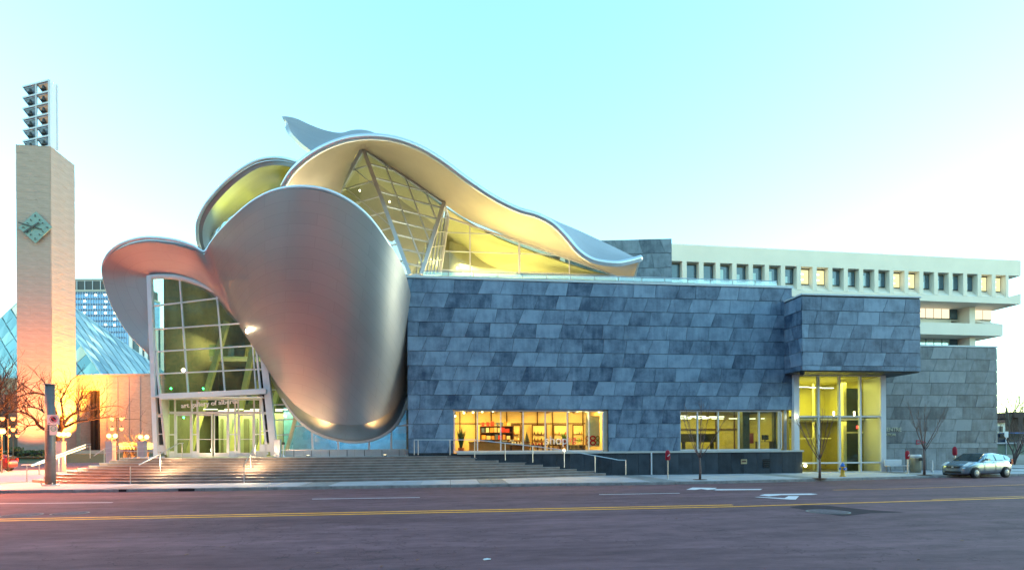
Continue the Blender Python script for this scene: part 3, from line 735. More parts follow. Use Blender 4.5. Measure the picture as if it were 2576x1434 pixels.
# ---- balustrade on the terrace
bl = empty('glass_balustrade', (X0+2, YW+.8, ZTOP+.1)); bl.parent = gal; bl.location = bl.location-wl(gal)
bx0 = P(1064,690,YW+.8).x; bx1 = P(1955,700,YW+.8).x; nb = 15
for i in range(nb):
    a = bx0+(bx1-bx0)*i/nb; b = bx0+(bx1-bx0)*(i+1)/nb
    MB().box(a+.03, b-.03, YW+.8, YW+.815, ZTOP+.13, ZTOP+.66).build('glass_panel', M_rail_glass, bl)
    MB().box(a-.02, a+.02, YW+.83, YW+.87, ZTOP, ZTOP+.7).build('post', M_grey, bl)
MB().tube([(bx0, YW+.82, ZTOP+.72), (bx1, YW+.82, ZTOP+.72), (bx1-.6, YW+3.5, ZTOP+.72)], .03, 6).build('top_rail', M_rail, bl)
# spotlights next to the funnel top
for k, (u, v, lb) in enumerate(((1008,686,'black spotlight on the wall corner, the upper of two beside the funnel'),(1015,702,'black spotlight on the wall corner, the lower of two beside the funnel'))):
    c = P(u, v, 34.9)
    s_ = empty('spotlight', c, lb, 'spotlight', 'spotlights clamped beside the steel funnel')
    MB().tube([c, c+Vector((-.08,.02,.10)), c+Vector((-.16,.04,.24))], [.11,.12,.15], 10).build('housing', M_grey, s_)
    MB().beam(c+Vector((0,0,-.02)), Vector((X0-.06, YW-.05, c.z-.15)), .05, .05).build('bracket', M_dark, s_)
# ------------------------------------------------------------------ glass entrance pavilion
YN = 37.5
ent = empty('glass_entrance', (P(530,1140,YN).x, YN, ZT)); ent.parent = gal; ent.location = ent.location-wl(gal)
arch = [(374,700),(400,697),(440,698),(478,706),(520,722),(560,745),(590,775),(615,812),(640,852),(664,892)]
la, lb_ = (374,700), (392,1143)
archP = crom([P(u, v, YN) for u, v in arch], 30)
fr = MB()
fr.tube([p+Vector((0,-.1,0)) for p in archP], .16, 8)
fr.beam(P(377,697,YN-.1), P(394,1146,YN-.1), .26, .3); fr.beam(P(664,890,YN-.1), P(691,1146,YN-.1), .42, .3)
fr.build('arched_frame', M_white, ent, smooth=False)
# horizontal bars rise to the right in the photograph: taken from pixel pairs on the front plane
def eb(p, q, w_=.07, nme='transom', y=YN-.05):
    return MB().beam(P(*p, y), P(*q, y), w_, .14, up=(0,-1,0)).build(nme, M_white, ent)
def gline(q):   # line equation of horizontal bar k: (v at u=380, v at u=660)
    return q
hb = [(380,771,560,749),(384,829,618,813),(386,885,650,869),(388,941,668,928)]
for u0, v0, u1, v1 in hb: eb((u0,v0),(u1,v1))
eb((392,996),(676,978), .10)
vb = [((452,700),(474,994)),((546,742),(566,986)),((634,842),(644,980))]
for p, q in vb: eb(p, q, .07, 'mullion')
eb((386,829),(418,1143), .12, 'raked_post'); eb((644,868),(672,1143), .12, 'raked_post'); 
for v0 in (1046,1092): eb((395,v0),(412,v0-1), .06); eb((655,v0-8),(688,v0-9), .06)
eb((395,1128),(415,1128), .4, 'base_panel'); eb((655,1127),(690,1126), .5, 'base_panel')
# panes: columns by rows between the bars
us = [380, 452, 546, 634, 664]
def arch_v(u):
    for (a, va), (b, vb2) in zip(arch, arch[1:]):
        if a <= u <= b: return va+(vb2-va)*(u-a)/(b-a)
    return 700 if u < 374 else 892
hv = lambda k, u: hb[k][1]+(hb[k][3]-hb[k][1])*(u-hb[k][0])/(hb[k][2]-hb[k][0]) if k < 4 else 996+(978-996)*(u-392)/(676-392)
for ci in range(4):
    ua_, ub_ = us[ci]+1.5, us[ci+1]-1.5
    sh = lambda u, v: u+(v-700)*.07 if False else u
    tops = None
    for k in range(-1, 4):
        sub = 6
        top_ = []; bot_ = []
        for s in range(sub+1):
            u = ua_+(ub_-ua_)*s/sub
            tv = arch_v(u)+2 if k == -1 else max(hv(k, u)+1.5, arch_v(u)+2)
            bv = hv(k+1, u)-1.5
            if bv-tv > 1:
                sk_ = .074
                top_.append((u+(tv-720)*sk_*(1 if ci else .9), tv)); bot_.append((u+(bv-720)*sk_*(1 if ci else .9), bv))
        if len(top_) > 1:
            tl = random.uniform(-.01,.01)
            m = MB(); m.prism([P(u_, v_, YN+(tl if i_ % 2 else -tl)*0) for i_, (u_, v_) in enumerate(top_+bot_[::-1])], (0,.02,0))
            o = m.build('pane', M_glassc, ent); o.rotation_euler = (0,0,0)
# dark side panes of the base
M_darkglass = mat('dark_glass', (.02,.022,.026), .05, spec=.8, var=0)
for q in ([(394,945),(402,945),(410,1040),(398,1040)],[(398,1050),(411,1050),(416,1118),(401,1118)],[(652,935),(664,930),(674,1035),(662,1036)],[(662,1043),(676,1042),(686,1112),(672,1113)]):
    MB().prism([P(u, v, YN) for u, v in q], (0,.03,0)).build('dark_pane', M_darkglass, ent)
# white lintel and vestibule
MB().prism([P(398,990,36.9), P(668,978,36.9), P(668,990,36.9), P(402,1004,36.9)], (0,.6,0)).build('lintel', M_white, ent)
YD = 38.1
vx0, vx1 = P(424,1100,YD).x, P(668,1100,YD).x; zl_ = P(540,1003,YD).z; zd = P(540,1038,YD).z
MB().box(vx0-.5, vx1+.2, 36.95, YD+.3, zl_, zl_+.06).build('vestibule_ceiling', M_white, ent)
MB().prism([P(404,1000,37.0), P(404+14,1143,37.0), Vector((vx0, YD, ZT)), Vector((vx0, YD, zl_))], (.04,0,0)).build('vestibule_side', mat('beige_panel', (.5,.47,.36), .6), ent)
dxs = [P(u, 1100, YD).x for u in (424,441,483,497,575,592,600,640,655,668)]
dr = MB(); 
for x in dxs: dr.box(x-.045, x+.045, YD-.05, YD+.05, ZT, zl_)
dr.box(dxs[0], dxs[-1], YD-.06, YD+.06, zl_-.08, zl_); dr.box(dxs[0], dxs[-1], YD-.06, YD+.06, zd-.08, zd+.08)
dr.build('door_frame', M_mull, ent)
for i, (a, b) in enumerate(zip(dxs, dxs[1:])):
    MB().box(a+.045, b-.045, YD, YD+.02, zd+.08, zl_-.08).build('pane', M_glass, ent)
    if i in (1, 3, 6):
        doors = [(a, b)] if i != 3 else [(a, (a+b)/2), ((a+b)/2, b)]
        for p_, q_ in doors:
            d_ = MB(); d_.box(p_+.05, p_+.11, YD-.04, YD+.04, ZT+.03, zd-.1); d_.box(q_-.11, q_-.05, YD-.04, YD+.04, ZT+.03, zd-.1)
            d_.box(p_+.11, q_-.11, YD-.04, YD+.04, ZT+.03, ZT+.28); d_.box(p_+.11, q_-.11, YD-.04, YD+.04, zd-.2, zd-.1)
            d_.box(p_+.11, q_-.11, YD-.07, YD-.04, ZT+1.15, ZT+1.19)
            d_.build('door', M_mull, ent)
            MB().box(p_+.11, q_-.11, YD, YD+.02, ZT+.28, zd-.2).build('door_pane', M_glass, ent)
    else:
        MB().box(a+.045, b-.045, YD, YD+.02, ZT+.4, zd-.08).build('pane', M_glass, ent)
        MB().box(a+.045, b-.045, YD-.02, YD+.04, ZT, ZT+.4).build('kick_panel', M_white, ent)
        MB().box(a+.045, b-.045, YD-.03, YD+.05, ZT+1.45, ZT+1.52).build('transom', M_white, ent)
def text(name, s, loc, size, mat_, parent, rot=(math.pi/2,0,0), ext=.02, align='LEFT', spacing=1.0, label=None):
    cu = bpy.data.curves.new(name, 'FONT'); cu.body = s; cu.size = size; cu.extrude = ext; cu.align_x = align; cu.space_character = spacing; cu.resolution_u = 3
    to = bpy.data.objects.new('tmp_text', cu); C.objects.link(to); bpy.context.view_layer.update()
    me = bpy.data.meshes.new_from_object(to.evaluated_get(bpy.context.evaluated_depsgraph_get())); bpy.data.objects.remove(to)
    o = bpy.data.objects.new(name, me); C.objects.link(o); me.materials.clear(); me.materials.append(mat_)
    o.location = Vector(loc)-wl(parent); o.rotation_euler = rot
    if parent is not None: o.parent = parent
    if label: o['label'] = label
    return o
a = P(456,1026,37.0); b = P(597,1014,37.0)
tw = (b-a).length
t = text('sign_lettering', 'art gallery of alberta', a, .62, mat('sign_letter_metal', (.85,.72,.68), .4, metal=.2), ent, rot=(math.pi/2, -math.atan2(b.z-a.z, b.x-a.x), 0), ext=.04)
bpy.context.view_layer.update()
sx = tw/max(t.dimensions.x, .1); t.scale = (sx, sx*1.0, 1)

# side glazing between entrance and funnel
sg = [P(668,905,38.0), P(690,962,38.0), P(735,1038,38.0), P(745,1046,38), P(722,1143,38.0), P(690,1143,38.0)]
facet('side_glazing', sg, (P(690,960,38)-P(700,1143,38)), 1.6, (1,0,.05), 1.0, M_glass, gal, frame=.12)
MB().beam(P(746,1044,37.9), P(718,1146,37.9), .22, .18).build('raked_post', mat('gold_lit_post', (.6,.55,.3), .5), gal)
lg = [P(745,1046,38.0), P(762,1068,38.0), P(798,1092,38.0), P(848,1108,38.0), P(900,1114,38.0), P(950,1104,38), P(988,1080,38), P(1012,1046,38), P(1027,1004,38), P(1027,1131,38), P(724,1131,38)]
gm_, gn = MB(), None
def colpoly(poly, x0, x1):
    q = clip([(p.x, p.z) for p in poly], 'x', x0, x1); return [Vector((a, 38.0, b)) for a, b in q]
lgz = empty('low_glazing', (P(880,1131,38))); lgz.parent = gal; lgz.location = lgz.location-wl(gal)
cut = [P(u,1120,38).x for u in (715,785,850,929,985,1030)]
for a, b in zip(cut, cut[1:]):
    q = colpoly(lg, a+.03, b-.03)
    if len(q) > 2: MB().prism(q, (0,.02,0)).build('pane', M_glassb, lgz)
for u, v0 in ((785,1086),(850,1108),(929,1108),(985,1080)):
    MB().beam(P(u,v0,37.95), P(u+(2 if u < 900 else -1),1131,37.95), .12, .12).build('mullion', M_white, lgz)
MB().beam(P(745,1045,37.95), P(722,1133,37.95), .16, .14).build('mullion', M_white, lgz)
MB().beam(P(738,1072,37.95), P(765,1071,37.95), .07, .1).build('transom', M_white, lgz)
MB().beam(P(985,1072,37.95), P(1027,1069,37.95), .07, .1).build('transom', M_white, lgz)
xa, xb = P(718,1137,37.9).x, P(1026,1137,37.9).x
MB().box(xa, xb, 37.8, 38.1, ZT, P(880,1131,37.8).z).build('base_panel', M_white, lgz)
for k in range(7):
    x = xa+(xb-xa)*(k+.5)/7; MB().box(x-.015, x+.015, 37.78, 37.8, ZT, P(880,1131,37.8).z).build('panel_joint', M_dark, lgz)
MB().box(xa+.1, xb-.1, 37.5, 37.53, ZT+.42, ZT+.45).build('low_rail', M_rail, lgz)
for k in range(8):
    x = xa+.2+(xb-xa-.4)*k/7; MB().box(x-.015, x+.015, 37.5, 37.53, ZT, ZT+.42).build('rail_post', M_rail, lgz)

# ------------------------------------------------------------------ interiors
def area(name, loc, size, power, col, rot=(0,0,0), sy=None, parent=None):
    l = bpy.data.lights.new(name, 'AREA'); l.energy = power; l.color = col; l.shape = 'RECTANGLE'; l.size = size; l.size_y = sy or size
    o = bpy.data.objects.new(name, l); C.objects.link(o); o.location = loc; o.rotation_euler = rot; return o
def point(name, loc, power, col, r=.15):
    l = bpy.data.lights.new(name, 'POINT'); l.energy = power; l.color = col; l.shadow_soft_size = r
    o = bpy.data.objects.new(name, l); C.objects.link(o); o.location = loc; return o
def room(name, x0, x1, y0, y1, z0, z1, wm, fm=None, cm=None, sides=(1,1)):
    g = empty(name, ((x0+x1)/2, (y0+y1)/2, z0)); g.parent = gal; g.location = g.location-wl(gal)
    MB().box(x0, x1, y1, y1+.1, z0, z1).build('back_wall', wm, g)
    MB().box(x0, x1, y0, y1, z0-.1, z0).build('floor', fm or M_infloor, g)
    MB().box(x0, x1, y0, y1, z1, z1+.1).build('ceiling', cm or wm, g)
    if sides[0]: MB().box(x0-.1, x0, y0, y1, z0, z1).build('side_wall', wm, g)
    if sides[1]: MB().box(x1, x1+.1, y0, y1, z0, z1).build('side_wall', wm, g)
    return g
M_shopw = mat('shop_wall_panel', (.72,.60,.36), .5, var=.06, scale=.8)
M_lit = emis('fluorescent_tube', (1,.97,.7), .5)
M_bulb = emis('warm_bulb', (1,.80,.42), 1.6)
M_wood = mat('dark_wood', (.10,.045,.02), .5, var=.2, scale=4)
# shop
YS = YG+.25; sx0, sx1 = WS[0]-.5, WS[1]+.1
shop = room('shop_interior', sx0, sx1, YS, YS+5.0, 1.6, 4.75, M_shopw, M_wood)
for k in range(9):
    x = sx0+1+(sx1-sx0-1.5)*k/8; MB().box(x-.04, x+.04, YS+4.9, YS+4.98, 1.6, 4.7).build('wall_batten', M_wood, shop)
MB().box(sx0+.2, sx1-.2, YS+4.9, YS+4.97, 3.75, 3.82).build('wall_batten', M_wood, shop)
area('shop_light', ((sx0+sx1)/2, YS+2.2, 4.7), sx1-sx0-1, 125, (1,.50,.10), sy=3)
point('shop_lamp', (sx0+1.0, YS+1.2, 3.9), 50, (1,.66,.2), .15)
point('shop_lamp', (sx1-1.6, YS+1.2, 4.2), 45, (1,.70,.25), .15)
for k, (u, v) in enumerate([(1145,1046),(1167,1038),(1190,1037),(1213,1035),(1240,1034),(1430,1034),(1452,1034),(1474,1034),(1507,1036),(1525,1034)]):
    c = P(u, v, YS+.8+.1*k)
    s_ = empty('track_spotlight', c, 'small glowing track spotlight in the shop, %s from the left' % ORD[k], 'spotlight', 'glowing track spotlights in the shop window')
    MB().lathe([(.02,-.07),(.055,-.045),(.065,0),(.05,.04)], c, 10).build('bulb', M_bulb, s_, smooth=True)
    MB().lathe([(.05,.04),(.04,.16),(.02,.2),(.02,4.74-c.z)], c, 8).build('lamp_holder', M_dark, s_)
rng = random.Random(5)
ORD_ = ['first','second','third','fourth','fifth','sixth','seventh','eighth','ninth','tenth','eleventh','twelfth','thirteenth']
shf = empty('book_shelf', P(1235,1120,YS+3.2), 'tall dark bookcase with open shelves at the left of the shop', 'bookcase')
shx0, shx1 = P(1208,1100,YS+3.4).x, P(1290,1100,YS+3.4).x
for zz in (2.05, 2.55, 3.05, 3.5): MB().box(shx0, shx1, YS+3.0, YS+3.5, zz, zz+.04).build('shelf', M_wood, shf)
MB().box(shx0, shx1, YS+3.5, YS+3.54, 1.6, 3.54).build('back_panel', M_wood, shf)
for x in (shx0, shx1): MB().box(x-.03, x+.03, YS+3.0, YS+3.54, 1.6, 3.54).build('side_panel', M_wood, shf)
bcol = [mat('book_cover_'+n_, c_, .5) for n_, c_ in (('white',(.75,.72,.65)),('orange',(.7,.3,.08)),('red',(.6,.05,.05)),('pale',(.6,.55,.4)),('blue',(.1,.15,.3)))]
for zz in (2.09, 2.59, 3.09, 3.54):
    x = shx0+.08; nb_ = 0; rown = {2.09:'lowest shelf',2.59:'second shelf up',3.09:'third shelf up',3.54:'top'}[zz]
    while x < shx1-.25:
        w_ = rng.uniform(.14,.30); h_ = rng.uniform(.24,.38)
        bc_ = rng.choice(bcol); nb_ += 1
        MB().box(x, x+w_, YS+3.05, YS+3.1, zz, zz+h_).build('book', bc_, None, label='%s book, %s from the left on the %s of the shop bookcase' % (bc_.name.split('.')[0].split('_')[-1], ORD[nb_-1], rown), cat='book', group='books displayed on the shop bookcase')
        x += w_+rng.uniform(.03,.15)
ctx0, ctx1 = P(1180,1120,YS+1.6).x, P(1330,1120,YS+1.6).x
ct = empty('shop_counter', ((ctx0+ctx1)/2, YS+1.6, 1.6), 'long wood counter behind the left shop panes', 'counter')
MB().box(ctx0, ctx1, YS+1.3, YS+1.9, 1.6, 2.35).build('counter_body', mat('amber_wood', (.42,.22,.07), .5, var=.15), ct)
MB().box(ctx0-.05, ctx1+.05, YS+1.25, YS+1.95, 2.35, 2.41).build('counter_top', M_wood, ct)
for k in range(7):
    x = ctx0+.3+k*.5; MB().box(x, x+.28, YS+1.45, YS+1.7, 2.41, 2.45+.05*(k % 3)).build('magazine_stack', rng.choice(bcol), None, label='%s stack of magazines from the left on the shop counter' % ORD[k], cat='magazines', group='magazine stacks on the shop counter')
dc = P(1404,1120,YS+3)
for k, (ua_, ub_) in enumerate(((1268,1310),(1338,1376),(1392,1428),(1440,1468))):
    yk = YS+4.7; a, b = P(ua_,1090,yk).x, P(ub_,1090,yk).x
    f_ = empty('display_niche', ((a+b)/2, yk, 2.1), ('wood framed niche with orange goods','wood framed niche with rows of small jars','wood framed niche behind the green plant','wood framed niche with a dark shelf unit')[k]+' on the shop back wall', 'display niche', 'framed niches on the shop back wall')
    fm_ = MB(); fm_.box(a, b, yk-.06, yk, 3.62, 3.7); fm_.box(a, b, yk-.06, yk, 2.1, 2.18); fm_.box(a, a+.07, yk-.06, yk, 2.18, 3.62); fm_.box(b-.07, b, yk-.06, yk, 2.18, 3.62); fm_.build('niche_frame', M_wood, f_)
    MB().box(a+.07, b-.07, yk-.01, yk, 2.18, 3.62).build('niche_back', mat('niche_cream', (.8,.7,.45), .6), f_)
    for r_ in range(2):
        zz = 2.5+r_*.45; MB().box(a+.1, b-.1, yk-.2, yk-.02, zz, zz+.03).build('niche_shelf', M_wood, f_)
        for q_ in range(4):
            x = a+.18+(b-a-.36)*q_/3; MB().lathe([(.04,0),(.05,.08),(.02,.14),(.02,.2)], (x, yk-.1, zz+.03), 8).build('bottle', rng.choice(bcol) if k != 1 else M_dark, None, label='small bottle, %s from the left on the %s shelf of the %s niche' % (ORD[q_], ('lower','upper')[r_], ('orange goods','small jars','green plant','dark shelf unit')[k]), cat='bottle', group='bottles in the shop display niches')
def spiky(name, c, hh, n_, col, label, pot, spread=.45, cat='plant'):
    pl_ = empty(name, c, label, cat); c = Vector(c)
    MB().lathe([(.14,0),(.2,.28),(.22,.42),(.19,.42)], c, 12).build('pot', pot, pl_, smooth=True)
    rr = random.Random(3); m = MB()
    for k in range(n_):
        an = rr.random()*6.28; l_ = hh*rr.uniform(.55,1); sp_ = spread*rr.uniform(.3,1)
        a = c+Vector((.06*math.cos(an), .06*math.sin(an), .4)); b = a+Vector((math.cos(an)*sp_*.5, math.sin(an)*sp_*.5, l_*.7)); d_ = a+Vector((math.cos(an)*sp_, math.sin(an)*sp_, l_))
        s_ = Vector((-math.sin(an), math.cos(an), 0))*.035
        m.add([a-s_, a+s_, b+s_*.8, b-s_*.8, d_], [(0,1,2,3),(3,2,4)])
    m.build('leaves', col, pl_, kind='stuff')
M_leaf = mat('dark_green_leaf', (.03,.07,.02), .5, var=.3); M_pot = mat('terracotta_pot', (.45,.08,.03), .5)
a = P(1160,1135,YS+.5); spiky('potted_plant', (a.x, a.y, 1.6), 1.45, 46, M_leaf, 'spiky tall plant in a red pot at the left end of the shop window', M_pot)
a = P(1420,1120,YS+1.2); spiky('potted_plant', (a.x, a.y, 2.1), .5, 40, mat('bright_leaf', (.14,.3,.04), .5, var=.3), 'small bright green plant in front of the middle shop niche', M_pot, .35)
def banner(name, u0, u1, v0, v1, y, mat_, label, cat):
    a = P(u0, v0, y); b = P(u1, v1, y)
    return MB().box(a.x, b.x, y, y+.03, b.z, a.z).build(name, mat_, None, label=label, cat=cat)
bn = banner('hanging_banner', 1473, 1509, 1046, 1123, YS+.5, mat('cream_banner', (.8,.74,.5), .7), 'cream banner with orange red and green figures at the right of the shop', 'banner')
for (ua_, ub_, c_, nme) in ((1473,1484,(.75,.16,.03),'orange_figure'),(1484,1499,(.75,.015,.02),'red_figure'),(1498.5,1508.5,(.28,.27,.03),'green_figure')):
    a = P(ua_,1096,YS+.48); b = P(ub_,1119,YS+.48)
    wq = b.x-a.x; hq = a.z-b.z; cx_, cz_ = (a.x+b.x)/2, (a.z+b.z)/2
    mg = MB()
    for sgn in (1, -1):
        mg.tube([(cx_+wq*.42*math.cos(t_)*1.0, YS+.48, cz_+sgn*hq*.25+hq*.22*math.sin(t_)) for t_ in [i*math.pi/6 for i in range(13)]], min(wq,hq)*.13, 6)
    mg.build(nme, mat(nme+'_print', c_, .6), bn)
for (u, c_) in ((1432,(.85,.3,.2)),(1442,(.8,.02,.1)),(1455,(.5,.8,.05))):
    pass
st = text('shop_lettering', 'shop', P(1370,1117,YG-.03), .80, mat('white_vinyl', (.9,.86,.8), .5), sw, ext=.004)
for k, (u, ch, c_) in enumerate(((1428,'a',(.85,.25,.15)),(1439,'g',(.8,.02,.08)),(1452,'a',(.45,.75,.05)))):
    text('colour_letter', ch, P(u,1112,YG-.03), .62, mat('vinyl_'+str(k), c_, .5), sw, ext=.006, label=('coral','crimson','lime green')[k]+' letter on the shop glass')
bk_ = empty('basket_display', P(1440,1132,YS+.9), 'dark heap of stacked boxes at the bottom right of the shop window', 'boxes')
for k in range(12):
    x = P(1424,1130,YS+.9).x+(k % 6)*.23; z0 = 1.62+(k//6)*.27+.02; MB().box(x, x+.2, YS+.8+.05*(k % 3), YS+1.05+.05*(k % 2), z0, z0+.25).build('box', rng.choice((M_wood, M_dark, mat('tan_box_'+str(k), (.3,.22,.1), .7))), bk_)
man = P(1325,1132,YS+1.8)
mq = empty('garment_stand', (man.x, man.y, 1.6), 'dark scarf draped on a stand in the middle of the shop', 'clothes stand')
MB().tube([(man.x,man.y,1.62),(man.x,man.y,3.1)], .025, 6).build('stand_pole', M_dark, mq)
MB().lathe([(.22,0),(.2,.03),(.03,.05)], (man.x,man.y,1.6), 12).build('stand_base', M_dark, mq)
MB().tube([(man.x-.12,man.y-.03,1.9),(man.x-.07,man.y-.05,2.5),(man.x,man.y,3.05),(man.x+.1,man.y-.05,2.5),(man.x+.16,man.y-.03,1.95)], [.1,.09,.07,.08,.11], 8).build('scarf', mat('grey_green_cloth', (.12,.16,.13), .9), mq, smooth=True)

for k, (u, lb) in enumerate(((1300,'low dark display table with pale pottery left of the scarf stand'),(1352,'low dark display table with red boxes right of the scarf stand'),(1395,'low dark display table with jars below the shop lettering'))):
    c = P(u, 1130, YS+1.0); o = empty('display_table', (c.x,c.y,1.6), lb, 'table', 'low display tables in the shop')
    MB().box(c.x-.42,c.x+.42,c.y-.25,c.y+.25,2.12,2.18).build('table_top', M_wood, o)
    for sx_ in (-.38,.38):
        for sy_ in (-.21,.21): MB().box(c.x+sx_-.025,c.x+sx_+.025,c.y+sy_-.025,c.y+sy_+.025,1.6,2.12).build('leg', M_wood, o)
    for q in range(4):
        xx_ = c.x-.3+q*.2; mt_ = (bcol[0], bcol[2], M_dark)[k]
        if k == 1: MB().box(xx_-.06,xx_+.06,c.y-.08,c.y+.08,2.18,2.30+.05*(q % 2)).build('gift_box', mt_, None, label='small red box, %s from the left on the low shop table' % ORD[q], cat='box')
        else: MB().lathe([(.05,0),(.075,.08),(.04,.18),(.05,.22)], (xx_,c.y,2.18), 10).build('vase', mt_, None, label='small %s vase, %s from the left on its shop table' % ('pale' if k == 0 else 'dark', ORD[q]), cat='vase')
MB().beam((sx0+.3, YS+1.0, 4.55), (sx1-.3, YS+1.3, 4.55), .05, .05).build('light_track', M_dark, shop)
for k in range(5): MB().beam((sx0+1.5+k*2, YS+.3, 4.62), (sx0+1.5+k*2, YS+4.8, 4.62), .10, .12).build('ceiling_beam', M_wood, shop)
# office behind the right window strip
ox0, ox1 = WO[0]-.3, X1-.2
off_ = room('office_interior', ox0, ox1, YS, YS+5, 1.6, 4.7, mat('office_wall', (.55,.48,.20), .7, var=.15))
MB().box(ox0+.2, ox0+4.9, YS+3.6, YS+3.8, 2.35, 2.95).build('dark_band', M_black, off_)
cxx = P(1865,1080,YS+1).x; MB().box(cxx, cxx+.5, YS+.8, YS+1.3, 1.6, 4.7).build('column', mat('dark_column', (.08,.09,.07), .6), off_)
MB().box(cxx+.55, cxx+1.5, YS+2, YS+2.05, 2.2, 2.95).build('red_screen', mat('red_print', (.35,.02,.04), .6), off_)
for k in range(9):
    x = ox0+.3+(k % 3)*1.35; yy = YS+.9+(k//3)*1.1; MB().box(x, x+1.1, yy, yy+.1, 4.12-.03*k+.1*(k//3), 4.17-.03*k+.1*(k//3)).build('ceiling_tube', M_lit, off_)
area('office_light', ((ox0+ox1)/2, YS+2.4, 4.45), 6, 38, (1,.80,.16), sy=3)
for k in range(6): MB().box(ox0+1.0+k*1.5, ox0+1.06+k*1.5, YS+4.9, YS+4.98, 1.6, 4.7).build('wall_joint', M_wood, off_)
for k in range(7): MB().box(ox0+.4+k*1.25, ox0+1.3+k*1.25, YS+2.6+.2*(k % 2), YS+2.7+.2*(k % 2), 4.02, 4.06).build('ceiling_tube', M_lit, off_)
MB().box(ox0+.2, ox1-.2, YS+4.85, YS+4.95, 3.3, 3.36).build('wall_joint', M_wood, off_)
MB().box(cxx+2.6, cxx+2.9, YS+1.2, YS+1.5, 1.6, 4.7).build('column', bpy.data.materials['dark_column'], off_)
for k, (dx_, lb) in enumerate(((.8,'dark desk behind the first office pane from the left'),(2.9,'dark desk behind the second office pane from the left'),(7.4,'dark desk behind the last office pane'))):
    o = empty('office_desk', (ox0+dx_, YS+1.4, 1.6), lb, 'desk', 'desks in the office window')
    MB().box(ox0+dx_-.6, ox0+dx_+.6, YS+1.1, YS+1.7, 2.3, 2.34).build('desk_top', M_wood, o)
    for q in (-.55, .51): MB().box(ox0+dx_+q, ox0+dx_+q+.04, YS+1.15, YS+1.65, 1.6, 2.3).build('desk_leg', M_dark, o)
    mo = MB().box(ox0+dx_-.25, ox0+dx_+.25, YS+1.3, YS+1.34, 2.45, 2.8).build('monitor', M_black, None, label='black monitor standing on the '+lb[5:], cat='monitor'); MB().box(ox0+dx_-.03, ox0+dx_+.03, YS+1.32, YS+1.36, 2.34, 2.45).build('monitor_stand', M_dark, mo)

# lobby behind the education centre glass
er = room('lobby_interior', ex[0]-.3, ex[-1]+.1, YE+.35, YE+6, .16, 6.8, mat('lobby_yellow_wall', (.42,.38,.12), .7, var=.06), mat('dark_stone_floor', (.05,.05,.03), .3))
for x in (ex[0]+1.2, ex[0]+3.1, ex[0]+5.4): MB().box(x-.08, x+.08, YE+5.8, YE+5.95, .16, 6.8).build('inner_mullion', M_trim, er)
MB().box(ex[0]+5.2, ex[0]+7.0, YE+2.0, YE+2.2, .16, 6.2).build('dark_screen', mat('green_black_glass', (.02,.035,.02), .1), er)
MB().box(ex[0]+4.95, ex[0]+5.2, YE+1.9, YE+2.3, .16, 6.75).build('inner_post', M_trim, er)
MB().box(ex[0]+5.2, ex[0]+7.0, YE+1.85, YE+1.98, 2.9, 3.0).build('door_head', M_trim, er)
MB().box(ex[0]-.2, ex[-1], YE+.36, YE+.5, 3.92, 4.05).build('mezzanine_edge', M_dark, er)
area('lobby_light', ((ex[0]+ex[-1])/2, YE+3, 6.6), 4.5, 72, (1,.88,.18), sy=3)
area('lobby_light', ((ex[0]+ex[-1])/2, YE+3, 3.75), 4.5, 30, (1,.82,.16), sy=3)
MB().box(ex[0]-.2, ex[-1], YE+1.6, YE+5.9, 3.85, 4.05).build('mezzanine_floor', M_cream, er)
for k in range(4): MB().box(ex[0]+.3+k*1.15, ex[0]+.36+k*1.15, YE+5.85, YE+5.99, .16, 6.8).build('wall_joint', M_dark, er)
for zq in (1.4, 2.6, 5.0, 5.9): MB().box(ex[0], ex[0]+4.2, YE+5.84, YE+5.99, zq, zq+.05).build('wall_joint', M_dark, er)
for x_ in (ex[0]+2.1, ex[0]+3.4): MB().box(x_-.05, x_+.05, YE+3.0, YE+3.1, .16, 6.75).build('inner_mullion', M_trim, er)
MB().box(ex[0]+.2, ex[0]+4.8, YE+3.0, YE+3.08, 2.5, 2.58).build('inner_transom', M_trim, er)
for k in range(4): MB().box(ex[0]+.6+k*1.2, ex[0]+1.5+k*1.2, YE+2.2+k*.3, YE+2.3+k*.3, 6.3, 6.36).build('ceiling_tube', M_lit, er)
MB().box(ex[0]+.6, ex[0]+1.6, YE+4.5, YE+4.6, .16, 2.3).build('inner_door', bpy.data.materials['dark_column'], er)
MB().box(ex[0]+.9, ex[0]+2.6, YE+3.5, YE+4.1, .16, .9).build('reception_desk', M_dark, er)
for k, x in enumerate((ex[2]-.1, ex[3]-.1)):
    s_ = MB().lathe([(.05,0),(.06,.25),(.04,.3)], (x, YE+.4, 4.1), 8).build('uplight', M_bulb, None, label='small glowing uplight on the %s inner mullion of the lobby' % ('left' if k == 0 else 'right'), cat='light')
    point('uplight_lamp', (x, YE+.45, 4.6), 2.5, (1,.75,.15), .05)
for (u, v, yy, s, lb) in ((2003,1047,YE-.35,.11,'bright round lamp on the left post of the glass lobby'),(2026,1171,YE-.3,.10,'bright low lamp beside the end of the plinth')):
    c = P(u, v, yy); o = empty('wall_lamp', c, lb, 'lamp')
    MB().lathe([(.03,-s),(s*.8,-s*.6),(s,0),(s*.8,s*.6),(.03,s)], c, 12).build('globe', emis('lamp_globe_'+str(u), (1,.96,.5), 2), o, smooth=True)
    MB().beam(c, c+Vector((0,-yy+YE,0)), .04, .04).build('bracket', M_dark, o)
MB().box(P(2122,1100,YE+.5).x+1.0, P(2122,1100,YE+.5).x+1.2, YE+.5, YE+.52, 3.2, 3.4).build('exit_sign', emis('red_sign_glow', (1,.04,.03), .8), None, label='small glowing red sign inside the glass lobby', cat='sign')

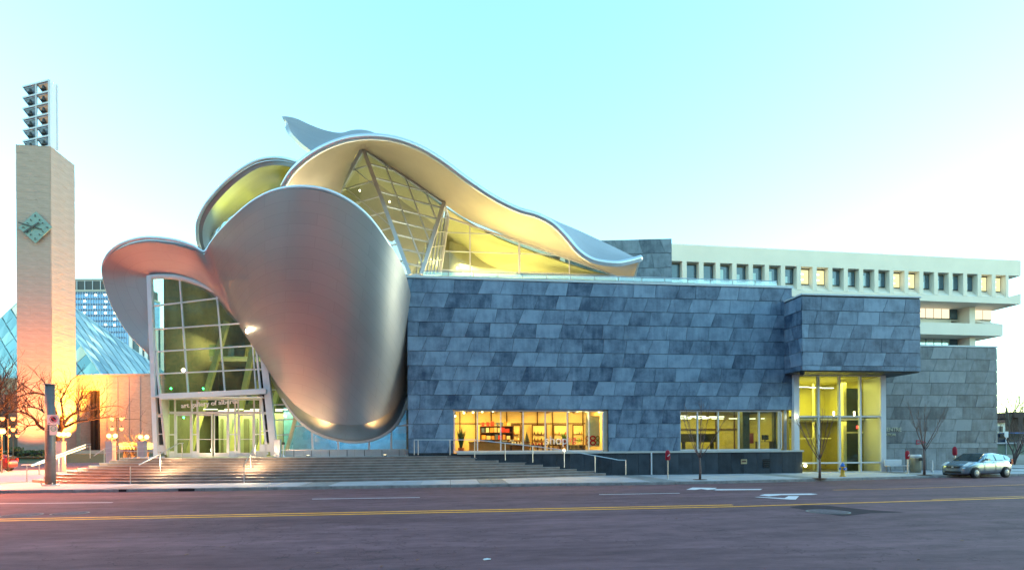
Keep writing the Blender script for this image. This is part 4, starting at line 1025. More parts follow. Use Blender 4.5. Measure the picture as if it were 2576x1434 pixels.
# entrance lobby
lx0, lx1 = P(385,1100,YN).x, P(1024,1100,YN).x
M_lobby = mat('lobby_wall', (.21,.20,.12), .7, var=.45, scale=.35)
lr = room('entrance_lobby', lx0+.5, -10.8, 46.5, 52, 1.5, 17.5, M_lobby, M_infloor, sides=(1,1))
MB().box(lx0-.1, X0-.2, 38.2, 52, ZT-.1, ZT).build('floor', M_infloor, lr)
MB().prism([(lx0+.3,38.3,14.0),(lx0+.3,46.6,17.4),(lx0+.3,46.6,17.6),(lx0+.3,38.3,14.2)], (-10.8-lx0-.3,0,0)).build('sloping_ceiling', M_lobby, lr)
MB().box(-10.8, X0-.1, 50, 50.2, ZT, ZTOP-.3).build('back_wall', M_lobby, lr)
MB().box(-10.8, X0-.1, 39.2, 50.2, ZTOP-.9, ZTOP-.7).build('ceiling', M_lobby, lr)
MB().box(lx0+1, -8, 43.5, 46.5, 8.6, 8.95).build('upper_floor', M_inwall, lr)
MB().box(lx0+1, -8, 43.4, 43.46, 8.95, 9.8).build('upper_rail', M_rail_glass, lr)
MB().prism([(lx0+.3,38.3,ZT),(lx0+.3,52,ZT),(lx0+.3,52,17.5),(lx0+.3,46.6,17.5),(lx0+.3,38.3,14.1)], (.1,0,0)).build('side_wall', M_lobby, lr)
for k, (xa_, xb_, zb) in enumerate(((0,2.2,11),(2.5,4.2,12),(4.0,6.8,11.5),(6.2,5.2,10),(7.8,10.0,9),(1.2,3.6,8.5))):
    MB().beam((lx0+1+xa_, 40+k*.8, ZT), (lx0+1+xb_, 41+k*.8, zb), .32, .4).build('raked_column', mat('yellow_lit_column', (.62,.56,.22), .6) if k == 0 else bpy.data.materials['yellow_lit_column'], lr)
MB().box(lx0+1, X0-.6, 42.5, 46.5, 4.9, 5.3).build('mezzanine', M_lobby, lr)
MB().box(lx0+1, X0-.6, 42.4, 42.46, 5.3, 6.1).build('mezzanine_glass', M_rail_glass, lr)
for k in range(12):
    x = lx0+1.6+(k % 6)*1.7; yy = 40.2+(k//6)*3.2; zz = 4.85-(.0 if k//6 else .1)
    MB().box(x, x+1.2, yy, yy+.12, zz, zz+.05).build('ceiling_tube', M_lit, lr)
MB().box(lx0+2.2, lx0+9.2, 42.0, 42.3, ZT, 4.7).build('inner_partition', mat('pale_partition', (.5,.5,.34), .6, var=.1), lr)
for k in range(9): MB().box(lx0+2.4+k*.8, lx0+2.4+k*.8+(.32 if k % 3 else .12), 41.8, 41.98, ZT, 4.2).build('partition_post', M_grey if k % 2 else M_lobby, lr)
MB().box(X0-9.0, X0-.5, 40.4, 40.5, ZT+.2, 4.9).build('blue_screen', mat('blue_screen_wall', (.25,.6,.8), .5, var=.2), lr)  # added panel; its blue stands in for sky mirrored in the low glazing
area('lobby_lamp', (lx0+4.5, 41, 4.6), 7, 75, (.97,1,.42), sy=4)
area('lobby_lamp', (lx0+5.0, 44, 10.5), 8, 95, (1,.84,.34), sy=4)
area('lobby_lamp', (X0-4.0, 39.3, 4.8), 4, 40, (.45,.78,1), sy=1.5)  # added blue light, not a lobby fixture; brightens the sky-coloured panel
for (u, v, r_, lb) in ((624,833,.16,'bright star like lamp on the entrance arch beside the funnel'),(461,931,.11,'bright lamp behind the left entrance pane')):
    c = P(u, v, YN-.3 if u == 624 else YN+.4); o = empty('arch_lamp', c, lb, 'lamp')
    MB().lathe([(.02,-r_),(r_*.8,-r_*.6),(r_,0),(r_*.8,r_*.6),(.02,r_)], c, 12).build('globe', emis('arch_lamp_glow_'+str(u), (1,.85,.5), 4), o, smooth=True)
    MB().beam(c, c+Vector((0,.3,.05)), .05, .05).build('bracket', M_grey, o)
    if u == 624: point('arch_lamp_light', c+Vector((0,-.35,0)), 5, (1,.75,.45), .1)
for (u, v) in ((430,977),(511,977),(462,1050)):
    c = P(u, v, YN+.3 if v < 1000 else YD+.3); MB().lathe([(.02,-.06),(.06,0),(.02,.06)], c, 10).build('signal_light', emis('green_glow_%d' % u, (.02,1,.12), 6), None, label={430:'green glowing light low in the left entrance pane',511:'green glowing light in the middle entrance pane',462:'green glowing light above the left door'}[u], cat='light')
# upper gallery room behind the facets and the terrace
ug = empty('upper_gallery', (5, 48, ZTOP)); ug.parent = gal; ug.location = ug.location-wl(gal)
M_upw = mat('upper_wall', (.66,.60,.32), .8, var=.1, scale=.3)
hp = [(700,490),(760,430),(830,385),(914,384),(960,408),(1035,462),(1117,520),(1235,590),(1350,636),(1480,680),(1560,697)]
fr_ = [P(u, v+2, 43.6+(.3 if u > 900 else -.6)) for u, v in hp]
bw_ = [Vector((p.x+(48.5-p.y)*.08, 48.5, max(p.z-2.2, ZTOP))) for p in fr_]
MB().prism([Vector((bw_[0].x, 48.5, ZTOP-.2))]+bw_+[Vector((bw_[-1].x, 48.5, ZTOP-.2))], (0,.2,0)).build('back_wall', M_upw, ug)
loft('ceiling', [fr_, [p+Vector((0,.1,0)) for p in bw_]], M_upw, ug, nu=60, nv=3, thick=.15)
MB().box(bw_[0].x, bw_[-1].x, 43.8, 48.5, ZTOP-.25, ZTOP-.1).build('floor', M_infloor, ug)
MB().prism([P(820,560,46.2),P(846,505,46.2),P(914,396,46.2),P(960,418,46.2),P(1117,528,46.2),P(1112,697,46.2),P(820,697,46.2)], (0,.15,0)).build('inner_wall', mat('pale_inner_wall', (.72,.66,.46), .8, var=.12, scale=.4), ug)
cwall = []
for t_ in range(14):
    a_ = t_/13; cwall.append((P(1130+a_*250, 620, 45.2+2.2*math.sin(a_*3.14)).x, 45.2+2.0*math.sin(a_*3.14+.3)))
def zt_(a_): return ZTOP+5.6*math.cos(a_*1.45)**.7
mw = MB()
for i, (x_, y_) in enumerate(cwall): mw.v += [Vector((x_, y_, ZTOP-.1)), Vector((x_, y_, ZTOP+1.1+5.0*math.cos(i/13*1.45)))]
for i in range(13): mw.f.append((2*i, 2*i+2, 2*i+3, 2*i+1))
o = mw.build('curved_wall', M_cream, ug, smooth=True)
o.modifiers.new('t','SOLIDIFY').thickness = .2
area('gallery_lamp', (P(1250,650,45).x, 44.6, ZTOP+.4), 8, 42, (1,.80,.30), rot=(math.pi,0,0), sy=.8)
area('gallery_lamp', (P(1250,650,45).x, 45.6, ZTOP+4.5), 6, 50, (1,.84,.34), sy=2)
area('gallery_lamp', (P(960,600,45).x, 44.4, ZTOP+.5), 6, 60, (1,.84,.5), rot=(math.pi,0,0), sy=2)
area('roof_wash', (P(1250,650,41).x, 41.2, ZTOP+.25), 12, 90, (1,.76,.34), rot=(math.pi,0,0), sy=1.6)
area('roof_wash', (P(860,600,41).x, 41.0, P(860,600,41).z), 3, 7, (1,.84,.6), rot=(math.pi,0,0), sy=1.5)
area('canopy_wash', (P(640,560,42.5).x, 42.4, P(640,570,42.5).z), 3, 34, (.85,.95,.1), rot=(math.pi,0,0), sy=1.5)
for (u, v, lb) in ((905,480,'small warm pendant lamp high in the left facet under the apex'),(980,508,'small warm pendant lamp behind the thick white strut'),(870,560,'small warm pendant lamp at the funnel side of the left facet'),(1150,675,'small warm lamp, the upper one left in the terrace glazing'),(1165,688,'small warm lamp low behind the glass balustrade, left of its twin'),(1185,688,'small warm lamp low behind the glass balustrade, right of its twin')):
    c = P(u, v, 45.3); MB().lathe([(.02,-.1),(.09,0),(.02,.1)], c, 8).build('pendant_lamp', M_bulb, None, label=lb, cat='lamp', group='warm pendant lamps in the upper gallery')

# ================================================================== CITY HALL SIDE (left)
def CW(X, Z, h=0.0): return R0*X + FWD*Z + Vector((0, 0, h))
bpy.data.objects['plaza'].location.z = 0
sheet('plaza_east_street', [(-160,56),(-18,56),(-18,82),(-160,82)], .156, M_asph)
m = MB(); m.add([(-200,82,.157),(-17,82,.157),(-17,92,1.3),(-200,92,1.3),(-17,200,1.3),(-200,200,1.3)], [(0,1,2,3),(3,2,4,5)]); m.build('lawn', M_grass, None, kind='structure')
M_sand = mat('rough_sandstone', (.42,.34,.27), .85, var=.16, scale=.55, bump=.9, bscale=2.2)
def sand_blocks(name, col, w_=1.5, h_=.6):
    m, t, b = nm(name); n = t.nodes; L = t.links; tc = n.new('ShaderNodeTexCoord')
    nz = n.new('ShaderNodeTexNoise'); nz.inputs['Scale'].default_value = 1.3; nz.inputs['Detail'].default_value = 8; nz.inputs['Roughness'].default_value = .7
    mp = n.new('ShaderNodeMapping'); mp.inputs['Scale'].default_value = (1, 1, 2.6); L.new(tc.outputs['Object'], mp.inputs[0]); L.new(mp.outputs[0], nz.inputs[0])
    cr = n.new('ShaderNodeValToRGB'); L.new(nz.outputs[0], cr.inputs[0]); e = cr.color_ramp.elements
    e[0].position = .3; e[0].color = (*[c*.78 for c in col], 1); e[1].position = .75; e[1].color = (*[c*1.15 for c in col], 1)
    L.new(cr.outputs[0], b.inputs['Base Color']); b.inputs['Roughness'].default_value = .85
    bp = n.new('ShaderNodeBump'); bp.inputs['Strength'].default_value = .8; bp.inputs['Distance'].default_value = .12; L.new(nz.outputs[0], bp.inputs['Height']); L.new(bp.outputs[0], b.inputs['Normal'])
    return m
M_sand = sand_blocks('rough_sandstone', (.30,.25,.235))
# clock tower
Cc = CW((131-UC)/F*88, 88); lf = (R0*(-.985)+FWD*(-.12)).normalized(); rf = (R0*(-.14)+FWD*.99).normalized()
zt = 50.3; W1, W2 = 4.95, 5.9
tow = empty('clock_tower', Vector((Cc.x, Cc.y, 1.3)), 'tall sandstone clock tower with bell louvres on top', 'tower')
m = MB(); nz_ = 26
ringp = lambda z: [Cc+Vector((0,0,z)), Cc+lf*W1+Vector((0,0,z)), Cc+lf*W1+rf*W2+Vector((0,0,z)), Cc+rf*W2+Vector((0,0,z))]
m.prism(ringp(1.0), (0,0,zt-1.0)); m.build('shaft', M_sand, tow)
# rough ashlar courses standing proud of both visible faces
rb = random.Random(8)
m_b = bpy.data.meshes.new('stone_block'); cnt = 0
fn_l = -rf.copy(); fn_r = -lf.copy()
z = 1.4
base_me = MB().box(-.5,.5,-.06,.0,-.5,.5)
bmesh_me = bpy.data.meshes.new('ashlar_block'); bmesh_me.from_pydata([tuple(p) for p in base_me.v], [], base_me.f); bmesh_me.materials.append(M_sand)
row_h = 1.22
while z < zt-.1:
    hh = min(row_h, zt-z)
    for (o_, d_, nn_, W_, k_) in ((Cc, lf, fn_l, W1, 2), (Cc, rf, fn_r, W2, 2)):
        cuts = [0, W_*rb.uniform(.35,.65), W_]
        for a, b in zip(cuts, cuts[1:]):
            c = o_+d_*((a+b)/2)+Vector((0,0,z+hh/2))+nn_*rb.uniform(.0,.03)
            X = d_; Z_ = Vector((0,0,1)); Y = -nn_
            Mx = Matrix(((X.x*(b-a-.012), Y.x, 0, c.x),(X.y*(b-a-.012), Y.y, 0, c.y),(0,0,hh-.012,c.z),(0,0,0,1)))
            shared('ashlar_block', bmesh_me, tow, Mx); cnt += 1
    z += row_h
# clock on the left face: diamond dial
def on_plane(u, v, off=.0, face=0):
    n_ = fn_l if face == 0 else fn_r
    return PL(u, v, Cc+n_*off, n_)
dial = [on_plane(u, v, .55) for u, v in ((90,532),(131,572),(89,612),(46,573))]
clk = MB().prism(dial, -fn_l*.12).build('clock_face', mat('verdigris_glass_dial', (.13,.22,.22), .3, var=.08), tow)
cc = on_plane(88,570,.62)
MB().beam(on_plane(104,577,.72), on_plane(46,560,.72), .18, .08, up=fn_l).build('clock_hand', M_dark, clk)
MB().beam(on_plane(98,560,.78), on_plane(60,585,.78), .24, .08, up=fn_l).build('clock_hand', M_dark, clk)
for k in range(12):
    an = k*math.pi/6; du, dv = math.sin(an), -math.cos(an); rr = 1/(abs(du)+abs(dv))
    a = on_plane(88+du*rr*33, 572+dv*rr*32, .70); b = on_plane(88+du*rr*27, 572+dv*rr*26, .70)
    MB().beam(a, b, .14, .05, up=fn_l).build('hour_mark', M_dark, clk)
for q in ((60,572),(116,572),(88,545),(88,600)):
    MB().beam(on_plane(*q, .5), on_plane(*q, 0), .14, .14).build('dial_bracket', M_dark, tow)
# bell louvre on top
bell = empty('bell_louvre', Cc+Vector((0,0,zt))); bell.parent = tow; bell.location = bell.location-wl(tow)
M_lv = mat('pale_louvre_metal', (.40,.46,.56), .45, var=.05); M_hop = mat('hopper_painted_lamplight', (.42,.19,.12), .6, var=.08); M_hop2 = mat('blue_grey_hopper_panel', (.10,.13,.19), .5, var=.1)  # peach tone paints orange lamplight into the upper hopper panels
ll = (R0*(-.96)+FWD*.277).normalized(); lr_ = (R0*.277+FWD*.96).normalized(); C0 = Cc+Vector((0,0,zt))+lf*.1+rf*.1
WLL = 5.9; HL = 10.6; D2 = 1.1
def lp(a, h, d=0): return C0+ll*a+Vector((0,0,h))+lr_*d
M1 = MB(); M1.beam(lp(0,0), lp(0,HL), .32, .32); M1.beam(lp(WLL/2,0), lp(WLL/2,HL), .22, .22); M1.beam(lp(0,0,D2), lp(0,HL,D2), .2, .2)
M1.build('louvre_post', M_lv, bell)
MB().prism([lp(0,0), lp(0,0,D2), lp(0,HL,D2), lp(0,HL)], ll*.12).build('louvre_side', M_lv, bell)
rh = HL/6
for k in range(6):
    z1 = HL-k*rh; z0 = z1-rh
    MB().beam(lp(-.1,z1), lp(WLL,z1), .3, .26).build('louvre_beam', M_lv, bell)
    for c_ in range(2):
        a0, a1 = (0.15, WLL/2-.1) if c_ == 0 else (WLL/2+.1, WLL)
        am = a0+(a1-a0)*.55
        q = [lp(a0,z1-.15,.75), lp(a1,z1-.15,.75), lp(am,z0+.25,.75), lp(a0,z0+.25,.75)]
        q = [p-lr_*.6 for p in q]
        MB().prism(q, lr_*.08).build('hopper', (M_hop if (c_ == 0 and k < 4) else M_hop2), bell)
        MB().prism([lp(a1,z1-.15,.0), lp(am,z0+.25,.0), lp(am,z0+.25,.75), lp(a1,z1-.15,.75)], ll*.06).build('hopper_side', M_hop2, bell)
        MB().lathe([(.05,.75),(.16,.7),(.24,.3),(.42,0),(.40,0)], lp(a0+(a1-a0)*.38, z0+.4, -.1), 10).build('bell', M_dark, bell, smooth=True)
MB().beam(lp(-.1,.1), lp(WLL,.1), .3, .26).build('louvre_beam', M_lv, bell)
point('louvre_lamp', lp(1.2,.5,.2), 25, (.8,1,.2), .1)

# pyramid and stone hall
hall = empty('city_hall', D(300,1137,95), 'low sandstone hall with a big glass pyramid roof behind the bare tree', 'hall')
def DZ(u, v, Z): return D(u, v, Z)
zh = D(262,950,97).z
ap = D(98,712,112); nr = D(262,951,98); rt = D(470,951,116); lt = D(-190,951,118); bkc = Vector((ap.x*2-nr.x, ap.y*2-nr.y, nr.z))
for p in (rt, lt): p.z = nr.z
MB().add([ap, nr, rt, bkc, lt], [(0,1,2),(0,2,3),(0,3,4),(0,4,1)]).build('pyramid_core', mat('pyramid_core', (.10,.18,.20), .3), hall)
def pane_mat(name, ramp, rough=.12):
    m, t, b = nm(name); n = t.nodes; L = t.links; oi = n.new('ShaderNodeObjectInfo'); cr = n.new('ShaderNodeValToRGB'); L.new(oi.outputs['Random'], cr.inputs[0])
    cr.color_ramp.interpolation = 'CONSTANT'; e = cr.color_ramp.elements; e[0].position = 0; e[0].color = (*ramp[0][1], 1); e[1].position = ramp[1][0]; e[1].color = (*ramp[1][1], 1)
    for p_, c_ in ramp[2:]: q = e.new(p_); q.color = (*c_, 1)
    L.new(cr.outputs[0], b.inputs['Base Color']); b.inputs['Roughness'].default_value = rough+.1; b.inputs['Metallic'].default_value = .2; return m
M_pyr = pane_mat('pyramid_glass_east', [(0,(.20,.32,.37)),(.3,(.27,.40,.44)),(.55,(.36,.48,.50)),(.78,(.52,.64,.62)),(.9,(.85,.88,.72))])  # palest steps paint white glints into the pane colour
M_pyl = pane_mat('pyramid_glass_west', [(0,(.08,.24,.27)),(.35,(.12,.32,.36)),(.6,(.20,.38,.36)),(.75,(.46,.44,.30)),(.9,(.60,.55,.38))])  # cream steps paint the lit interior into the pane colour
def pyr_face(a, b, c, nrow, mt):
    # a apex, b-c base; diamond panes from paired triangles
    nrm = (b-a).cross(c-a).normalized(); nrm = nrm if nrm.dot(CAM-a) > 0 else -nrm
    pt = lambda i, j: a+(b-a)*((i-j)/nrow)+(c-a)*(j/nrow)
    rr = random.Random(4)
    for i in range(nrow):
        for j in range(i+1):
            p = [pt(i,j), pt(i+1,j), pt(i+1,j+1)] if i == nrow-1 else [pt(i,j), pt(i+1,j), pt(i+2,j+1) if i+2 <= nrow else pt(i+1,j), pt(i+1,j+1)]
            ce = sum(p, Vector())/len(p); tx = rr.uniform(.03,.20)
            q = [ce+(x-ce)*.94+nrm*(.06+(tx if k == 0 else 0)) for k, x in enumerate(p)]
            MB().prism(q, -nrm*.04).build('pane', mt, hall)
pyr_face(ap, nr, rt, 13, M_pyr)
lm1 = lt.lerp(nr, .0)
pyr_face(ap, lt, nr, 13, M_pyl)
for a, b in ((ap, nr), (ap, rt), (ap, lt)): MB().beam(a, b, .3, .3).build('ridge_bar', mat('ridge_metal', (.35,.5,.55), .4), hall)
wa = D(186,1137,96); wb = D(440,1137,94); wn = (wb-wa); wn.z = 0; wn.normalize(); wbk = Vector((-wn.y, wn.x, 0))
door0, door1 = D(203,1137,95.8), D(252,1137,95.5)
def wallseg(p, q, z0, z1, name='hall_wall', mt=None, depth=12, off=0):
    p = Vector((p.x,p.y,z0))+wbk*off; q = Vector((q.x,q.y,z0))+wbk*off
    return MB().prism([p, q, q+wbk*depth, p+wbk*depth], (0,0,z1-z0)).build(name, mt or M_hallst, hall)
M_hallst = sand_blocks('hall_sandstone', (.46,.36,.30))
zw = zh+.05; zd0 = D(225,980,95.6).z
wallseg(wa, door0, .8, zw); wallseg(door1, wb, .8, zw); wallseg(door0, door1, zd0, zw)
wallseg(door0, door1, .8, zd0, 'dark_doorway', mat('dark_bronze_glass', (.05,.035,.03), .2), 1, off=2)
for k in range(1, 4):
    p = door0.lerp(door1, k/4); MB().beam(Vector((p.x,p.y,1))+wbk*1.8, Vector((p.x,p.y,zd0))+wbk*1.8, .2, .2).build('door_mullion', M_dark, hall)
for k in range(1, 9):
    p = wa.lerp(wb, k/9)
    if not (p-door0).dot(wn) < 0 and (p-door1).dot(wn) < 0: continue
    MB().beam(Vector((p.x,p.y,1))-wbk*.02, Vector((p.x,p.y,zw-.1))-wbk*.02, .07, .06).build('wall_joint', M_curb, hall)
MB().prism([Vector((wa.x,wa.y,zw))-wbk*.15, Vector((wb.x,wb.y,zw))-wbk*.15, Vector((wb.x,wb.y,zw))+wbk*2, Vector((wa.x,wa.y,zw))+wbk*2], (0,0,.3)).build('roof_coping', M_hallst, hall)
# left wing of the hall (glass and dark columns)
la0, la1 = D(-180,1137,96), D(60,1137,97)
wallseg(la0, la1, .8, zw, 'west_wing', mat('dark_green_glazing', (.07,.11,.11), .2, var=.3, scale=.4), 12)
for u in (-60,-20,12,38,50): p = D(u,1137,95.7); MB().box(p.x-.45, p.x+.45, p.y-.6, p.y+.3, .8, zw-3).build('column', mat('brown_column', (.12,.07,.06), .6) if u == -60 else bpy.data.materials['brown_column'], hall)
# low planter wall and hedge
for (u0, u1, vt, vb, Z, nme, mt, lb, cat) in ((-20,262,1133,1141,88,'planter_wall',M_hallst,'low reddish stone planter wall in front of the hall','wall'),):
    a, b = D(u0,vb,Z), D(u1,vb,Z); MB().prism([Vector((a.x,a.y,1)), Vector((b.x,b.y,1)), Vector((b.x,b.y+.6,1)), Vector((a.x,a.y+.6,1))], (0,0,D(100,vt,Z).z-1)).build(nme, mt, None, label=lb, cat=cat)
def bush(name, c, rx, rz, n_, mt, label):
    o = empty(name, c, label, 'bush', 'low bushes along the lawn'); m = MB(); rr = random.Random(int(c[0]*10)); c = Vector(c)
    MB().lathe([(rx*.55,0),(rx*.7,rz*.4),(rx*.35,rz*.8)], c, 8).build('twig_core', M_black, o)
    for k in range(n_):
        an, h = rr.random()*6.28, rr.random(); r_ = rx*rr.uniform(.5,1)*math.sqrt(max(.05,1-h*h)); p = c+Vector((math.cos(an)*r_, math.sin(an)*r_, rz*h))
        d1 = Vector((rr.uniform(-1,1), rr.uniform(-1,1), rr.uniform(-1,1)))*.16; d2 = Vector((rr.uniform(-1,1), rr.uniform(-1,1), rr.uniform(-1,1)))*.16
        m.add([p-d1, p+d2, p+d1, p-d2], [(0,1,2,3)])
    m.build('leaves', mt, o, kind='stuff')
M_bush = mat('hedge_leaf', (.06,.085,.02), .7, var=.4)
for u, rx, lb in ((42,1.5,'round green bush beside the dark tower column'),(75,1.6,'low brownish hedge bush left of the big pole'),(105,1.5,'low brownish hedge bush just behind the big pole'),(30,1.1,'small dry bush at the far left of the lawn')):
    p = D(u, 1143, 80); bush('bush', (p.x, p.y, 1.1), rx, 1.3 if u == 42 else .8, 260, M_bush, lb)

# far office towers
def far_tower():
    Z = 350; a = D(140,900,Z); b = D(327,900,Z); ztop = D(250,734,Z).z
    o = empty('office_tower', Vector((a.x, a.y, 0)), 'distant blue glass office tower with small warm lights behind the pyramid', 'office tower')
    t_ = (b-a); t_.z = 0; L_ = t_.length; t_.normalize(); bk2 = Vector((-t_.y, t_.x, 0)); a0 = Vector((a.x,a.y,0))
    M_bl = mat('blue_curtain_glass', (.16,.30,.52), .15, var=.18, scale=.3, metal=.35, stretch=(1,1,3)); M_sp = mat('navy_spandrel', (.03,.06,.17), .3, var=.2)
    MB().prism([a0, a0+t_*L_, a0+t_*L_+bk2*30, a0+bk2*30], (0,0,ztop)).build('glass_body', M_bl, o)
    fh = 3.53; k = 0; z = ztop-1.5
    rr = random.Random(2)
    while z > 45:
        for j in range(int(L_/3.2)):
            MB().box(0,1,0,1,0,1) if False else None
            p = a0+t_*(j*3.2+.2)
            MB().prism([p+Vector((0,0,z))-bk2*.12, p+t_*2.8+Vector((0,0,z))-bk2*.12, p+t_*2.8+Vector((0,0,z+1.0))-bk2*.12, p+Vector((0,0,z+1.0))-bk2*.12], bk2*.1).build('spandrel', M_sp, o)
        z -= fh; k += 1
    m = MB(); x = 0
    while x < L_:
        m.beam(a0+t_*x-bk2*.2+Vector((0,0,45)), a0+t_*x-bk2*.2+Vector((0,0,ztop)), .22, .2); x += 1.6
    m.build('facade_mullion', mat('pale_blue_mullion', (.35,.48,.66), .4), o, kind='stuff')
    MB().prism([a0-bk2*.6+Vector((0,0,ztop)), a0+t_*(L_+.5)-bk2*.6+Vector((0,0,ztop)), a0+t_*(L_+.5)+bk2*30+Vector((0,0,ztop)), a0+bk2*30+Vector((0,0,ztop))], (0,0,1.2)).build('roof_band', mat('grey_band', (.35,.36,.36), .6), o)
    MB().prism([a0+Vector((0,0,ztop+1.2)), a0+t_*L_+Vector((0,0,ztop+1.2)), a0+t_*L_+bk2*28+Vector((0,0,ztop+1.2)), a0+bk2*28+Vector((0,0,ztop+1.2))], (0,0,5.6)).build('plant_floor', mat('dark_louvre', (.025,.035,.05), .5), o)
    for x in (4,9,14,19,24,29,35,40,44):
        MB().beam(a0+t_*x-bk2*.3+Vector((0,0,ztop+1.2)), a0+t_*x-bk2*.3+Vector((0,0,ztop+6.8)), .35, .3).build('roof_post', M_lv, o)
    MB().prism([a0+t_*8+bk2*3+Vector((0,0,ztop+6.8)), a0+t_*33+bk2*3+Vector((0,0,ztop+6.8)), a0+t_*33+bk2*16+Vector((0,0,ztop+6.8)), a0+t_*8+bk2*16+Vector((0,0,ztop+6.8))], (0,0,2.4)).build('roof_house', M_curb, o)
    lw = emis('office_lamp_glow', (1,.78,.35), 2.2)
    for (u, v) in ((216,753),(240,754),(264,753),(213,769),(266,770),(213,784),(238,784),(264,784),(213,798),(240,799),(265,799),(288,799),(288,814),(265,828),(288,829)):
        p = PL(u, v-10, a0-bk2*.25, bk2); MB().prism([p-t_*.55, p+t_*.55, p+t_*.55+Vector((0,0,.8)), p-t_*.55+Vector((0,0,.8))], bk2*.05).build('lit_window', lw, o)
far_tower()
def slat_block():
    Z = 320; a = D(326,905,Z); b = D(420,905,Z); zt_ = 2.1+(1128-826)/F*Z
    o = empty('slatted_tower', Vector((a.x,a.y,0)), 'distant office block with tall white vertical fins beside the copper canopy', 'office block')
    t_ = b-a; t_.z = 0; L_ = t_.length; t_.normalize(); bk2 = Vector((-t_.y,t_.x,0)); a0 = Vector((a.x,a.y,0))
    MB().prism([a0, a0+t_*L_, a0+t_*L_+bk2*20, a0+bk2*20], (0,0,zt_)).build('dark_facade', mat('teal_facade_glass', (.05,.11,.16), .25, var=.4, scale=.5, stretch=(.3,.3,4)), o)
    for x, wd in [(1.2,1.6)]+[(7.0+k*3.1, 1.7) for k in range(5)]:
        MB().beam(a0+t_*x-bk2*.5+Vector((0,0,20)), a0+t_*x-bk2*.5+Vector((0,0,zt_)), wd, .9, up=-bk2).build('white_fin', M_white, o)
slat_block()

# ------------------------------------------------------------------ bare trees
M_bark = mat('dark_bark', (.045,.032,.028), .85, var=.3, scale=8); M_barkr = mat('young_bark', (.17,.115,.105), .8, var=.25, scale=8)
def grow(m, tw, p, d, l, r, dep, rr, up=.15, wob=.25, split=(2,3), minr=.006):
    if dep == 0 or r < minr: return
    pts = [p.copy()]; q = p.copy(); dd = d.copy(); ns = 4
    for i in range(ns):
        dd = (dd+Vector((rr.uniform(-wob,wob), rr.uniform(-wob,wob), rr.uniform(-wob,wob)+up*.3))).normalized(); q = q+dd*l/ns; pts.append(q.copy())
    rad = [r*(1-.35*i/ns) for i in range(ns+1)]
    (tw if r < .018 else m).tube(pts, rad, 3 if r < .02 else 6, caps=False)
    for k in range(rr.randint(*split)):
        i = rr.choice((2,3,4,4)); ax = Vector((rr.uniform(-1,1), rr.uniform(-1,1), rr.uniform(-.5,1))).normalized()
        nd = (dd+ax*rr.uniform(.45,.9)).normalized(); grow(m, tw, pts[i], nd, l*rr.uniform(.6,.85), rad[i]*rr.uniform(.5,.72), dep-1, rr, up, wob, split, minr)
def tree_from_limbs(name, base, limbs, label, cat, seed, dep=4, mt=None, group=None, tl=1.3, r0=.03):
    rr = random.Random(seed); o = empty(name, base, label, cat, group); m = MB(); tw = MB()
    for pts, ra, rb_ in limbs:
        P_ = crom(pts, 14); rad = [ra+(rb_-ra)*i/13 for i in range(14)]; m.tube(P_, rad, 7)
        for i in range(3, 14):
            if rad[i] > .16: continue
            d = (P_[i]-P_[i-1]).normalized()
            for k in range(2 if rad[i] > .05 else 1):
                nd = (d*.6+Vector((rr.uniform(-1,1), rr.uniform(-1,1), rr.uniform(-.3,1.1)))).normalized(); grow(m, tw, P_[i], nd, tl*rr.uniform(.6,1.2), min(rad[i]*.55, r0*1.2), dep, rr, .2, .3)
        grow(m, tw, P_[-1], (P_[-1]-P_[-2]).normalized(), tl, rb_, dep, rr, .1, .3)
    m.build('trunk', mt or M_bark, o, smooth=True); tw.build('twigs', mt or M_bark, o, kind='stuff')
    return o
TZ = 57
def tp(l, j=0): 
    rr = random.Random(j); return [D(u, v, TZ+rr.uniform(-.2,.2)+k*(.35 if j % 2 else -.35)) for k, (u, v) in enumerate(l)]
limbs = [(tp([(142,1150),(143,1120),(146,1092),(155,1077)]), .34, .22),
 (tp([(155,1077),(163,1062),(177,1046),(198,1035),(215,1034),(240,1030)],1), .20, .05),
 (tp([(155,1077),(177,1068),(193,1060),(221,1057),(265,1050),(312,1053)],2), .16, .03),
 (tp([(198,1035),(194,1018),(206,1003),(228,1000)],3), .10, .04),
 (tp([(146,1092),(128,1086),(111,1079),(95,1068),(86,1052),(66,1041),(51,1035),(13,1037)],4), .20, .05),
 (tp([(147,1085),(130,1052),(113,1039),(92,1026),(58,1023)],5), .14, .04),
 (tp([(150,1075),(135,1020),(113,994),(77,988),(55,995),(20,1008)],6), .13, .035),
 (tp([(160,1060),(155,1019),(153,1006),(168,977),(180,955)],7), .10, .03),
 (tp([(130,1015),(120,975),(100,950)],9), .07, .025),
 (tp([(95,1068),(70,1072),(55,1085),(38,1088)],10), .07, .02)]
tree_from_limbs('bare_tree', D(142,1150,TZ), limbs, 'gnarled bare tree spreading behind the big pole in front of the clock tower', 'tree', 4, dep=4, tl=1.5)
TZ = 50
limbs = [(tp([(-45,1145),(-40,1100),(-20,1060)]), .3, .2), (tp([(-20,1060),(0,1030),(25,1000),(48,975)],1), .16, .04), (tp([(-20,1060),(5,1045),(35,1025),(60,1012)],2), .13, .03), (tp([(-20,1060),(-5,1010),(5,965),(20,935)],3), .14, .03), (tp([(-30,1080),(0,1072),(30,1068)],4), .10, .03), (tp([(0,1030),(-5,990),(-2,960)],5),.09,.03)]
tree_from_limbs('bare_tree', D(-45,1145,TZ), limbs, 'dense bare tree cut off by the left photo edge', 'tree', 11, dep=4, tl=1.5)
